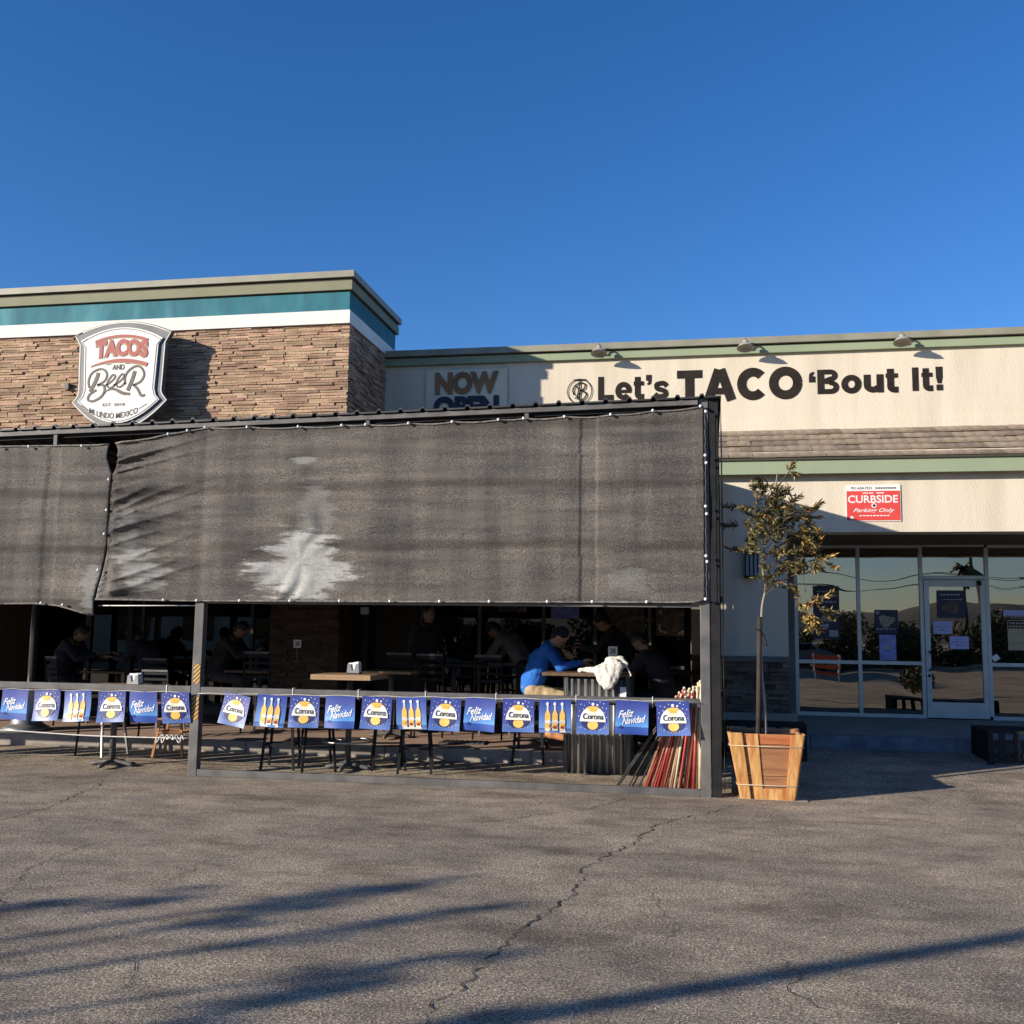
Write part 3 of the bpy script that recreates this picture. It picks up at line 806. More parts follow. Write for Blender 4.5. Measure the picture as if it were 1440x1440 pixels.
# ================================================================ patio shelter (steel frame + corrugated roof)
PY = 10.89
def roofz(x): return 3.985 + (x+8.6)*.0195
shel = thing('patio_shelter', (-2.8, 10.9, 0), 'black steel patio frame with corrugated roof standing in front of the restaurant', 'patio shelter')
BS, GS = M['black_steel'], M['grey_steel']
def post(x0, x1, y0, y1, z0, z1, m=GS): return MB().box(x0, x1, y0, y1, z0, z1).build('post', m, shel, bevel=.006)
lp = post(-5.695, -5.585, PY, PY+.10, -.02, 4.03)
rp1 = post(-.022, .078, PY, PY+.10, -.02, 4.15)
rp2 = post(.082, .185, PY+.01, PY+.11, -.02, 4.17, M['iron'])
post(-11.0, -10.9, PY, PY+.10, -.02, 3.92); post(-16.1, -16.0, PY, PY+.10, -.02, 3.82); post(-11.0, -10.9, 13.6, 13.7, .2, 3.6)
for x, y in ((-4.78, 14.1), (-10.45, 13.4), (-.25, 14.35), (-8.1, 13.5)): post(x, x+.09, y, y+.09, .2, 3.75, M['iron'])
# hazard tape on the left post
hz = bpy.data.materials.new('hazard_tape'); hz.use_nodes = True
N = hz.node_tree.nodes; L = hz.node_tree.links
tc = N.new('ShaderNodeTexCoord'); sp = N.new('ShaderNodeSeparateXYZ'); L.new(tc.outputs['Object'], sp.inputs[0])
ad = N.new('ShaderNodeMath'); ad.operation = 'SUBTRACT'; L.new(sp.outputs['Z'], ad.inputs[0]); L.new(sp.outputs['X'], ad.inputs[1])
mu = N.new('ShaderNodeMath'); mu.operation = 'MULTIPLY'; mu.inputs[1].default_value = 20; L.new(ad.outputs[0], mu.inputs[0])
fr_ = N.new('ShaderNodeMath'); fr_.operation = 'FRACT'; L.new(mu.outputs[0], fr_.inputs[0])
gt = N.new('ShaderNodeMath'); gt.operation = 'GREATER_THAN'; gt.inputs[1].default_value = .5; L.new(fr_.outputs[0], gt.inputs[0])
mx = N.new('ShaderNodeMix'); mx.data_type = 'RGBA'; mx.inputs['A'].default_value = (.62, .32, .05, 1); mx.inputs['B'].default_value = (.07, .06, .05, 1)
L.new(gt.outputs[0], mx.inputs['Factor']); L.new(mx.outputs['Result'], N['Principled BSDF'].inputs['Base Color'])
MB().box(-5.672, -5.594, PY-.0035, PY-.0005, .62, .88).build('hazard_tape', hz, lp)
MB().box(-5.672, -5.594, PY-.0035, PY-.0005, 1.02, 1.24).build('hazard_tape', hz, lp)
# rails
def rail(x0, x1, z0, z1, y=PY, w=.06, name='rail', m=GS): return MB().box(x0, x1, y, y+w, z0, z1).build(name, m, shel, bevel=.006)
rail(-10.9, -5.70, .915, .993); rail(-16, -11.005, .915, .993); rail(-5.58, -.026, .90, .985)
rail(-5.58, -.026, 0.0, .075, name='sill_rail')
rail(-5.58, -.026, 1.925, 1.96, PY+.02, .03, 'screen_bar', M['trim_dark'])
# front fascia trim + roof sheet with ribs
def slope_bar(x0, x1, y0, y1, d0, d1, name, m):
    mb = MB(); vs = [(x, y, roofz(x)+d) for x in (x0, x1) for y in (y0, y1) for d in (d0, d1)]
    mb.add(vs, [(0, 4, 5, 1), (2, 3, 7, 6), (0, 1, 3, 2), (4, 6, 7, 5), (1, 5, 7, 3), (0, 2, 6, 4)])
    return mb.build(name, m, shel)
slope_bar(-16.2, -.03, PY-.03, PY+.02, -.075, -.022, 'eave_trim', GS)
slope_bar(-16.2, -.03, PY+.03, PY+.08, -.115, -.076, 'header_beam', M['iron'])
for x in (-7.62, -3.72, -1.90): MB().box(x, x+.045, PY-.015, PY+.025, roofz(x)-.23, roofz(x)-.077).build('stub', GS, shel)
def roof_part(x0, x1, y0, y1):
    mb = MB(); P = []; x = x0
    while x < x1:
        for dx, h in ((0, 0), (.16, 0), (.175, .03), (.205, .03), (.22, 0)):
            if x+dx < x1: P.append((x+dx, h))
        x += .255
    P.append((x1, 0)); vs = []
    for px, h in P:
        for y in (y0, y1):
            zz = roofz(px) - .095*(y-PY)
            vs += [(px, y, zz+h), (px, y, zz+h-.018)]
    fs = []
    for i in range(len(P)-1):
        o = i*4; fs += [(o, o+4, o+6, o+2), (o+1, o+3, o+7, o+5), (o, o+1, o+5, o+4), (o+2, o+6, o+7, o+3)]
    fs += [(0, 2, 3, 1)]; e = (len(P)-1)*4; fs += [(e, e+1, e+3, e+2)]
    mb.add(vs, fs)
    return mb.build('roof_sheet', [M['roof_black']], shel)
roof_part(-16.2, -5.02, PY-.06, 13.76); roof_part(-5.02, .215, PY-.06, 14.54)
for i in range(7):
    x = -10.9 + i*1.82 if i < 6 else .02
    if x > .05: continue
    yb = 13.7 if x < -5.1 else 14.5
    mb = MB(); z0 = roofz(x)
    mb.obox((x, (PY+yb)/2, z0-.075-.095*((yb-PY)/2)), (.025, 0, 0), (0, (yb-PY)/2-.1, -.095*((yb-PY)/2-.1)), (0, 0, .045)); mb.build('rafter', M['iron'], shel)
for y in (12.1, 13.3):
    mb = MB(); a, b = Vector((-16, y, roofz(-16)-.15-.095*(y-PY))), Vector((.1, y, roofz(.1)-.15-.095*(y-PY)))
    mb.bar(a, b, .04, .05); mb.build('purlin', M['iron'], shel)
# thin wire and rope across the left bay
mb = MB(); mb.tube([(-6.93, PY+.03, 1.89), (-6.3, PY+.03, 1.895), (-5.70, PY+.03, 1.90)], .006, 6); mb.build('wire', M['white'], shel)
mb = MB(); mb.tube(spline([(-10.9, PY+.02, .46), (-8.1, PY+.02, .43), (-6.9, PY+.02, .40), (-5.69, PY+.02, .41)], 6), .007, 6); mb.build('rope', M['fleece'], shel)
mb = MB()
random.seed(2)
for k in range(5): mb.tube(spline([(-6.1+k*.06, PY+.02, .40), (-6.08+k*.07, PY-.01, .40-random.uniform(.0, .05)), (-6.04+k*.06, PY+.03, .44), (-6.0+k*.06, PY+.01, .39)], 4), .006, 6)
mb.build('rope_knots', M['fleece'], shel)

# ================================================================ shade screens
def lerp_tab(tab, x):
    if x <= tab[0][0]: return tab[0][1]
    for (a, va), (b, vb) in zip(tab, tab[1:]):
        if x <= b:
            t = (x-a)/(b-a); return va+(vb-va)*t
    return tab[-1][1]
TOP = [(-8.6, 3.80), (-6.9, 3.785), (-6.2, 3.88), (-5.65, 3.965), (-4.6, 3.945), (-3.7, 3.95), (-2.8, 3.955), (-1.9, 3.975), (-1.0, 3.99), (.02, 4.06)]
ties_top = [-6.75, -6.1, -5.86, -5.64, -5.12, -4.5, -3.98, -3.7, -3.2, -2.7, -2.18, -1.90, -1.45, -.95, -.5, .0]
def top_z(x):
    z = lerp_tab(TOP, x)
    lo = max([t for t in ties_top if t <= x], default=None); hi = min([t for t in ties_top if t > x], default=None)
    if lo is not None and hi is not None:
        s = (x-lo)/(hi-lo); z -= .018*(4*s*(1-s))*min(1, (hi-lo)/.5)
    return z
LEDGE = [(1.75, -6.93), (1.95, -6.93), (2.2, -6.88), (2.6, -6.82), (3.0, -6.80), (3.42, -6.795), (3.52, -6.77), (3.62, -6.735), (3.70, -6.74), (3.80, -6.78)]
REDGE = [(1.75, -6.94), (1.95, -6.955), (2.2, -6.90), (2.6, -6.835), (3.0, -6.82), (3.42, -6.815), (3.50, -6.845), (3.62, -6.885), (3.72, -6.88), (3.80, -6.86)]
def nz3(x, y, z): return noise.noise(Vector((x, y, z)))
def fold(x, z):
    d = .020*nz3(x*.8, 3.1, z*1.3) + .011*nz3(x*.55, 7.7, z*5) + .005*nz3(x*1.5, 2.2, z*13)
    # tension wrinkles running right from the laced seam
    e = max(0, x+6.8)
    rg = lambda n_: (1-abs(n_)*2)**3
    if x > -6.82 and e < 1.6: d += (.085*nz3(x*.6, 1.3, z*5.5-x*.9) + .060*rg(nz3(x*.5, 4.3, z*6.0-x*1.6)) + .035*rg(nz3(x*.7, 9.3, z*11+x*1.2)))*math.exp(-(e/.75)**1.8)*min(1, e*9+.15)
    d += 0*math.exp(0)*(1 if x > -6.82 else 0)
    e2 = max(0, -6.82-x)
    if x <= -6.82: d += .018*nz3(x*2.2, 5.3, z*3)*math.exp(-e2/.6)
    # creases radiating round the whitish patch
    cx, cz = -4.42, 2.42; r = math.hypot(x-cx, z-cz); a = atan2(z-cz, x-cx)
    if r < 1.1: d += .022*sin(a*5+6*nz3(x*1.7, 0, z*2.6))*math.exp(-((r-.45)/.28)**2)*(.6+.8*nz3(a*2, 4, 0))
    # double seam strip
    if -1.28 < x < -1.10: d -= .014
    if -7.66 < x < -7.50: d -= .012
    # hem
    if z < 2.03: d += .012*nz3(x*1.4, 9, z*20)
    if abs(x+5.64) < .12: d -= .012*(1-abs(x+5.64)/.12)
    return d
def screen(name, xl, xr, zb, nu, nv, label):
    root = thing(name, (0, PY-.02, 1.9), label, 'shade screen')
    mb = MB()
    def fn(u, v):
        x0 = lambda z: xl(z); 
        x = xl(2.9) + (xr(2.9)-xl(2.9))*u
        zt, zl = top_z(x), zb(x)
        z = zl + (zt-zl)*v
        X = xl(z) + (xr(z)-xl(z))*u
        return (X, PY-.03-.015*(1-abs(2*v-1)) - fold(X, z), z)
    grid(mb, nu, nv, fn)
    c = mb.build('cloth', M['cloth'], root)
    md = c.modifiers.new('thick', 'SOLIDIFY'); md.thickness = .003
    # hem cord
    def hem(v, name):
        m2 = MB(); pts = [Vector(fn(i/60, v)) + Vector((0, -.006, 0)) for i in range(61)]
        m2.tube(pts, .011, 6); m2.build(name, M['hem'], root)
    hem(0.004, 'bottom_hem'); hem(.997, 'top_hem')
    return root, fn
bR = lambda x: lerp_tab([(-6.95, 1.955), (-5.64, 1.945), (-3, 1.955), (-.1, 1.97), (.03, 2.0)], x)
bL = lambda x: lerp_tab([(-8.7, 1.88), (-7.6, 1.90), (-7.3, 1.88), (-7.05, 1.82), (-6.9, 1.775)], x)
scrR, fR = screen('shade_screen', lambda z: lerp_tab(LEDGE, z), lambda z: .03+.01*nz3(0, 0, z*3), bR, 420, 150, 'long faded black shade cloth screen with whitish patch, stretched across the right bay')
scrL, fL = screen('shade_screen', lambda z: -16.0, lambda z: lerp_tab(REDGE, z), bL, 340, 130, 'black shade cloth screen on the left bay with its lower right corner hanging loose')
# ball ties
bt = MB(); bt.ball((0, 0, 0), .017, 8, 6); btm = bt.mesh('ball_tie', M['white'])
def tie(root, x, z, y=PY-.075):
    o = bpy.data.objects.new('ball_tie', btm); col.objects.link(o); o.parent = root; o.location = Vector((x, y, z)) - root.location
for x in ties_top[1:]: tie(scrR, x, top_z(x)-.01)
for x in (-7.2, -7.9, -8.3): tie(scrL, x, top_z(x)-.02)
for x in (-6.05, -5.64, -5.12, -4.52, -3.94, -3.36, -2.8, -2.25, -1.62, -1.14, -.57, .035): tie(scrR, x, bR(x)+.012)
for x in (-8.15, -7.6, -7.32): tie(scrL, x, bL(x)+.012)
for z in (3.99, 3.52, 3.44, 2.98, 2.90, 2.46, 2.40): tie(scrR, .045 if z in (3.52, 2.98, 2.46) else .055, z)
# zigzag lacing of the seam
mb = MB(); pts = []
for i in range(46):
    z = 3.42 - i*.036
    pts.append((lerp_tab(LEDGE, z)+.02 if i % 2 else lerp_tab(REDGE, z)-.02, PY-.072, z))
mb.tube(pts, .004, 5); mb.build('lacing', M['iron'], scrR)
for z in (3.36, 3.0, 2.72, 2.3): tie(scrL, lerp_tab(REDGE, z)-.01, z)
# edge cord on the right
mb = MB(); mb.tube([(.045+.004*sin(i*2.1), PY-.07, 4.02-i*.05) for i in range(41)], .003, 5); mb.build('edge_cord', M['hem'], scrR)

# side screen closing the right end
ss = thing('side_screen', (.22, 12.7, .05), 'black side screen closing the right end of the patio behind the corner post', 'shade screen')
mb = MB()
def fs_(u, v):
    y = PY+.13 + (14.5-PY-.13)*u; x = .215 + .075*u + .012*nz3(y*2, 1, v*5)
    zt = roofz(.2) - .095*(y-PY) - .02; zb_ = gz(x, y)+.03
    return (x, y, zb_+(zt-zb_)*v)
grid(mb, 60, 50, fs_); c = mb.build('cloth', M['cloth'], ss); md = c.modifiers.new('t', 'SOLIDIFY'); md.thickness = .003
for y in (12.0, 13.2, 14.45): MB().box(.19, .21, y, y+.05, .05, 3.7).build('frame_bar', M['iron'], ss)
for z in (1.0, 2.0): MB().box(.19, .209, 11.05, 14.4, z, z+.05).build('frame_rail', M['iron'], ss)

# hanging amber bulbs
def bulb(x, y, z, label):
    t = thing('pendant_bulb', (x, y, z), label, 'light bulb', 'amber bulbs hung under the patio roof')
    MB().lathe((x, y, z), [(.001, -.05), (.022, -.04), (.028, -.015), (.018, .02), (.012, .035)], 12).build('bulb', M['amber'], t)
    MB().lathe((x, y, z), [(.012, .03), (.014, .035), (.014, .06), (.003, .065)], 10).build('socket', M['iron'], t)
    zt = roofz(x) - .095*(y-PY) - .02
    MB().tube([(x, y, z+.06), (x, y, zt)], .003, 5).build('cord', M['iron'], t)
bulb(-3.42, 11.05, 4.02-.06, 'amber bulb hanging under the roof edge near the open banner')
bulb(-7.28, 11.3, 3.90, 'amber bulb hanging under the roof edge below the shield sign')
bulb(-3.9, 13.0, 2.15, 'amber bulb hanging low above the patio tables')

# ================================================================ buntings
def attr_mat(name, stops):
    m = bpy.data.materials.new(name); m.use_nodes = True; N = m.node_tree.nodes; L = m.node_tree.links
    a = N.new('ShaderNodeAttribute'); a.attribute_name = 'tone'; r = N.new('ShaderNodeValToRGB')
    r.color_ramp.elements[0].position = stops[0][0]; r.color_ramp.elements[0].color = (*stops[0][1], 1)
    r.color_ramp.elements[1].position = stops[-1][0]; r.color_ramp.elements[1].color = (*stops[-1][1], 1)
    for p, c in stops[1:-1]:
        e = r.color_ramp.elements.new(p); e.color = (*c, 1)
    L.new(a.outputs['Fac'], r.inputs['Fac']); L.new(r.outputs[0], N['Principled BSDF'].inputs['Base Color'])
    N['Principled BSDF'].inputs['Roughness'].default_value = .45
    return m
F_blue = attr_mat('flag_blue', [(0, (.085, .16, .42)), (.45, (.05, .075, .30)), (1, (.03, .05, .25))])
F_sky = attr_mat('flag_sky', [(0, (.035, .08, .33)), (.2, (.04, .10, .40)), (.22, (.12, .34, .72)), (.4, (.09, .24, .62)), (.75, (.06, .09, .34)), (1, (.03, .055, .28))])
F_bot = attr_mat('flag_bottle', [(0, (.12, .22, .50)), (.12, (.04, .08, .30)), (.14, (.14, .30, .62)), (.6, (.08, .14, .42)), (1, (.03, .06, .30))])
pm = lambda n, c, r=.5: mat(n, c, None, rough=r)
PR = [pm('print_white', (.78, .80, .82)), pm('print_cream', (.80, .72, .52)), pm('print_black', (.03, .03, .04)), pm('print_orange', (.82, .42, .05)),
      pm('print_navy', (.02, .025, .13)), pm('print_gold', (.78, .46, .08)), pm('print_red', (.42, .03, .03)), pm('print_green', (.03, .16, .12)), pm('print_sky', (.30, .52, .82)), pm('print_amber', (.85, .52, .12)), pm('print_pale', (.75, .72, .62))]
WHT, CRM, BLK, ORG, NVY, GLD, RED, GRN, SKY, AMB, PAL = range(11)
FW, FH = .335, .345
def flag(parent, kind, cx, ztop, rot, yaw, seed, label):
    rnd = random.Random(seed)
    amp = rnd.uniform(.006, .017); ph = rnd.uniform(0, 6); curl = rnd.uniform(-.06, .05)
    def W(p, dy=0):
        x, y, z = p
        yy = y + amp*sin(x*14+ph+z*5) * min(1, -z*4) + curl*(z/FH)**2
        X = x*cos(rot) - z*sin(rot)*1.0; Z = x*sin(rot) + z*cos(rot)
        return (cx + X*cos(yaw) - yy*sin(yaw), 10.838 + X*sin(yaw)*1.0 + yy*cos(yaw), ztop + Z)
    mb = MB()
    nu, nv = 18, 22
    idx = []
    vs = [W(((i/nu-.5)*FW*(1+.015*(nv-j)/nv), 0, -FH + FH*j/nv)) for j in range(nv+1) for i in range(nu+1)]
    base = 0
    for j in range(nv):
        mb.tone = j/(nv-1)
        o = len(mb.v)
        row = vs[j*(nu+1):(j+2)*(nu+1)]
        mb.smooth = True
        mb.add(row, [(i, i+1, i+nu+2, i+nu+1) for i in range(nu)])
    # weld rows visually: smooth off to avoid seams
    mb.sm = [False]*len(mb.sm)
    fmat = {'ball': F_blue, 'text': F_sky, 'bottle': F_bot}[kind]
    fl = mb.build('flag', fmat, parent); fl['label'] = label
    pr = MB(); u = lambda x: x*FW; v = lambda z: -z*FH
    def dsc(x, z, rx, rz, m, a0=0, a1=2*pi, n=20, lay=1):
        pr.m = m; pr.disc((u(x), -.0012*lay, v(z)), rx*FW, rz*FH, n, a0, a1)
    if kind == 'ball':
        dsc(0, .62, .36, .27, NVY, pi, 2*pi, lay=1)
        dsc(0, .62, .40, .44, CRM, 0, pi, 28, lay=2); dsc(0, .625, .40, .40, WHT, .03, pi*.36, lay=3); dsc(0, .625, .40, .40, WHT, pi*.64, pi-.03, lay=3)
        dsc(0, .735, .165, .135, AMB, lay=3); dsc(0, .23, .19, .05, GLD, lay=4); dsc(0, .30, .12, .045, pr_gold2, lay=4)
        dsc(0, .12, .045, .045, WHT, lay=2); dsc(.14, .14, .03, .028, WHT, lay=2)
        pr.m = PAL; pr.add([(u(-.41), -.0044, v(.63)), (u(.41), -.0044, v(.64)), (u(.39), -.0044, v(.57)), (u(-.39), -.0044, v(.56))], [(0, 1, 2, 3)])
        pr.m = WHT
        for (x, z) in ((-.38, .13), (-.25, .16), (-.42, .33), (.33, .10), (.42, .24), (.30, .22), (-.3, .27), (.36, .36), (-.44, .48), (.44, .5), (-.12, .08), (.22, .06)):
            pr.disc((u(x+rnd.uniform(-.01, .01)), -.0012, v(z)), .012*FW*rnd.uniform(.7, 1.6), .012*FH*1.3, 6)
        for k in range(16):
            x = -.46+.92*k/15+rnd.uniform(-.02, .02); z = .80+.11*abs(2*k/15-1)*-.9+.12+rnd.uniform(-.02, .02); a = rnd.uniform(-1, 1)
            pr.m = rnd.choice([SKY, WHT, GRN, SKY, GLD]); dx, dz = .035*cos(a), .045
            pr.add([(u(x-.008), -.0012, v(z)), (u(x+.008), -.0012, v(z)), (u(x+dx+.006), -.0012, v(z-dz)), (u(x+dx-.006), -.0012, v(z-dz))], [(0, 1, 2, 3)])
        pr.m = BLK; text_fit(pr, 'Corona', u(-.31), u(.33), v(.57), v(.39), -.0075, bold=.018)
    elif kind == 'text':
        wr = lambda X, Z: (X, Z + .17*(X))
        pr.m = WHT; text_fit(pr, 'Feliz', u(-.42), u(.06), v(.47), v(.25), -.002, bold=.02, shear=.35, warp=wr)
        text_fit(pr, 'Navidad', u(-.30), u(.42), v(.68), v(.47), -.002, bold=.02, shear=.35, warp=wr)
        pr.m = NVY; pr.disc((u(-.33), -.0012, v(.80)), .075*FW, .035*FH, 10); pr.disc((u(-.33), -.0012, v(.77)), .012*FW, .04*FH, 6)
        pr.m = SKY
        for k in range(8): pr.disc((u(rnd.uniform(0, .4)), -.0012, v(rnd.uniform(.72, .78))), .008*FW, .006*FH, 5)
    else:
        for x in (-.23, 0.0, .23):
            def quad(x0, x1, z0, z1, m, l):
                pr.m = m; pr.add([(u(x+x0), -.0012*l, v(z1)), (u(x+x1), -.0012*l, v(z1)), (u(x+x1), -.0012*l, v(z0)), (u(x+x0), -.0012*l, v(z0))], [(0, 1, 2, 3)])
            quad(-.035, .035, .14, .34, SKY, 1); quad(-.018, .018, .16, .34, PAL, 2)
            pr.m = WHT; pr.disc((u(x-.01), -.0036, v(.13)), .045*FW, .05*FH, 8)
            pr.m = AMB; pr.add([(u(x-.035), -.0024, v(.32)), (u(x+.035), -.0024, v(.32)), (u(x+.085), -.0024, v(.45)), (u(x-.085), -.0024, v(.45))], [(3, 2, 1, 0)])
            quad(-.085, .085, .45, .88, AMB, 2); quad(-.085, .085, .62, .72, PAL, 3); quad(-.085, .085, .88, .93, PAL, 2)
            pr.m = GLD; pr.disc((u(x), -.0048, v(.78)), .06*FW, .05*FH, 10)
        pr.m = RED; pr.disc((u(-.02), -.006, v(.83)), .05*FW, .05*FH, 8); pr.disc((u(.22), -.006, v(.83)), .05*FW, .05*FH, 8)
        pr.m = WHT; text_fit(pr, 'Corona', u(-.20), u(.20), v(.70), v(.64), -.006, bold=.02)
        pr.m = PAL; pr.add([(u(-.28), -.0012, v(.985)), (u(.34), -.0012, v(.985)), (u(.34), -.0012, v(.93)), (u(-.28), -.0012, v(.93))], [(0, 1, 2, 3)])
    pr.v = [W((p[0], p[1]*1.6-.0025, p[2])) for p in pr.v]
    pr.build('print', PR, fl)
pr_gold2 = ORG
def bunting(x0, x1, zs, items, label):
    root = thing('bunting', ((x0+x1)/2, 10.838, .9), label, 'bunting')
    pts = [(x0+(x1-x0)*i/40, 10.845, zs(x0+(x1-x0)*i/40)+.006*sin(i*1.7)) for i in range(41)]
    mb = MB(); mb.tube(pts, .003, 6); mb.build('string', M['fleece'], root)
    rnd = random.Random(int(abs(x0)*10))
    for i, (k, x, rot, yaw) in enumerate(items):
        nm = {'ball': 'blue pennant printed with a round ornament', 'text': 'blue pennant printed with a white holiday greeting', 'bottle': 'blue pennant printed with three yellow bottles'}[k]
        flag(root, k, x, zs(x)-.004, rot, yaw, i+int(abs(x0)*7), nm)
    return root
zsR = lambda x: .915 + .05*(x+5.6)/5.6
bunting(-5.58, -.05, zsR, [('ball', -5.10, -.16, -.15), ('bottle', -4.69, -.05, .1), ('ball', -4.31, .0, .05), ('text', -3.90, .0, 0), ('ball', -3.48, -.03, .05), ('bottle', -3.10, .02, .0),
        ('ball', -2.71, -.03, .04), ('text', -2.33, -.06, -.05), ('ball', -1.92, .0, 0), ('bottle', -1.53, .0, .06), ('ball', -1.13, .0, 0), ('text', -.72, -.03, .03), ('ball', -.31, .05, -.04)],
        'long row of blue holiday beer pennants hung along the right rail')
bunting(-10.9, -5.72, lambda x: .905+.02*(x+8.6)/3, [('bottle', -10.3, 0, 0), ('ball', -9.9, 0, 0), ('text', -9.5, .02, 0), ('ball', -9.1, 0, 0), ('bottle', -8.68, 0, 0), ('ball', -8.27, .05, 0), ('text', -7.87, -.02, .0), ('ball', -7.46, .05, .0), ('bottle', -7.07, .06, .0), ('ball', -6.64, .06, .04), ('text', -6.25, .0, .0), ('ball', -5.86, .05, .0)],
        'shorter row of blue holiday beer pennants hung along the left rail')
# cable ties on the rail
for x in (-4.48, -3.72, -2.96, -2.18, -1.32, -.52):
    MB().box(x, x+.008, PY-.006, PY+.064, .885, .998).build('cable_tie', M['white'], shel)
MB().box(-6.0, -5.99, PY-.006, PY+.064, .90, 1.0).build('cable_tie', M['white'], shel)

# ================================================================ shield sign
SX, SY = -8.38, 13.42
sg = thing('shield_sign', (SX, SY+.3, 4.5), 'white shield shaped sign with red and brown lettering and grey border on the stone wall', 'sign')
def shield(inset):
    k = inset
    top = [(-.775+k*1.15, 5.945-k*.9)]
    n = 14
    for i in range(1, n): 
        t = -1+2*i/n; top.append(((.775-k*1.15)*t, 5.945-k*.9 + (6.125-5.945-.0)*(1-t*t)))
    top.append((.775-k*1.15, 5.945-k*.9))
    right = [(.69-k*.95, 5.80-k*.35), (.675-k, 5.3), (.665-k, 5.07+k*.3), (.69-k, 5.01), (.76-k*1.05, 4.93+k*.05)]
    bot = []
    for i in range(1, 16):
        t = 1-2*i/16; bot.append(((.76-k*1.05)*t, 4.50+k + (4.93-4.50-k*.95)*(abs(t)**1.9)))
    left = [(-x, z) for x, z in reversed(right)]
    return [(SX+x, z) for x, z in top+right+bot+left]
C_frame = mat('sign_grey', (.085, .088, .098), (.13, .135, .15), 3, .5)
C_edge = mat('sign_edge', (.62, .62, .55), None, rough=.5)
C_white = mat('sign_white', (.72, .71, .66), None, rough=.6)
C_tan = mat('sign_tan', (.38, .30, .17), None, rough=.6)
C_red = mat('sign_red', (.36, .075, .065), None, rough=.6)
C_brown = mat('sign_brown', (.095, .075, .06), None, rough=.6)
b = MB().poly(shield(-.012), SY, .09).build('cabinet', C_frame, sg, bevel=.012)
def outline(par, ins, w, y, m, name):
    mb = MB(); P = shield(ins); P.append(P[0]); P.append(P[1]); ribbon(mb, P, w, y); mb.build(name, m, par)
outline(sg, .008, .016, SY-.004, C_edge, 'outer_line')
MB().poly(shield(.10), SY-.03, .028).build('face_panel', C_white, sg)
outline(sg, .125, .010, SY-.034, C_frame, 'inner_line')
cu = lambda u, v: (SX + (u-690)*.00133, 6.12-(v-103)*.00127)
FY = SY-.036
arch = lambda k: (lambda X, Z: (X, Z + k*(1-((X-SX)/.5)**2)))
# TACOS with drop edge
for (dx, dz, m, yy, nm, bld) in ((-.012, -.012, C_tan, FY, 'word_shadow', .07), (0, 0, C_red, FY-.003, 'word_top', .055)):
    mb = MB()
    text_fit(mb, 'TACOS', SX-.40+dx, SX+.44+dx, 5.545+dz, 5.805+dz, yy, bold=bld, warp=arch(.055))
    ribbon(mb, [(SX-.41+.84*i/20+dx, 5.83+dz + .075*(1-((i/20-.5)*2)**2)) for i in range(21)], .038, yy)
    ribbon(mb, [(SX-.46+.90*i/20+dx, 5.46+dz + .075*(1-((i/20-.5)*2)**2)) for i in range(21)], [.012+.04*min(1, i/10) for i in range(21)], yy)
    mb.build(nm, m, sg)
mb = MB(); text_fit(mb, 'AND', SX-.12, SX+.075, 5.395, 5.475, FY, bold=.02)
ribbon(mb, [cu(525, 610), cu(585, 606)], .008, FY); ribbon(mb, [cu(755, 603), cu(815, 606)], .008, FY); mb.build('word_and', C_brown, sg)
mb = MB()
S = lambda pts, w: (lambda P: ribbon(mb, [cu(*p) for p in P], w if not isinstance(w, list) else [w[min(len(w)-1, int(i*len(w)/len(P)))] for i in range(len(P))], FY))(spline(pts, 8))
S([(435, 700), (410, 790), (345, 925)], .055)
S([(335, 880), (320, 800), (350, 710), (430, 662), (505, 670), (540, 730), (515, 800), (430, 850)], .030)
S([(430, 850), (500, 850), (522, 915), (480, 990), (390, 1036), (330, 1020), (340, 960), (420, 905)], .034)
S([(520, 860), (585, 820), (640, 760), (615, 730), (565, 790), (550, 855), (590, 885), (650, 845)], .026)
S([(630, 855), (695, 815), (750, 755), (725, 725), (675, 785), (660, 850), (700, 880), (770, 830)], .026)
S([(875, 695), (850, 790), (800, 925)], .055)
S([(765, 850), (760, 760), (800, 690), (880, 640), (950, 660), (988, 740), (950, 820), (865, 862)], .032)
S([(865, 855), (920, 910), (965, 985), (1010, 980)], .036)
S([(515, 955), (570, 908), (650, 905), (740, 950), (830, 965)], [.01, .025, .04, .05, .04])
mb.build('word_script', C_brown, sg)
mb = MB(); text_fit(mb, 'EST. 2018', *[cu(510, 0)[0], cu(775, 0)[0]], cu(0, 1100)[1], cu(0, 1068)[1], FY, bold=.01)
mb.build('word_established', C_brown, sg); mb = MB()
dip = lambda X, Z: (X, Z - .10*(1-((X-SX+.05)/.42)**2) + .02)
text_fit(mb, 'MI LINDO MEXICO', cu(350, 0)[0], cu(935, 0)[0], cu(0, 1185)[1], cu(0, 1118)[1], FY, bold=.008, warp=dip)
mb.build('words_country', C_brown, sg); mb = MB()
ribbon(mb, [cu(250, 1080), cu(335, 1150)], .008, FY); ribbon(mb, [cu(945, 1140), cu(1040, 1085)], .008, FY)
mb.build('side_lines', C_brown, sg)
for x in (SX-.45, SX+.45): MB().box(x-.03, x+.03, SY+.09, 13.79, 5.2, 5.8).build('bracket', M['iron'], sg)

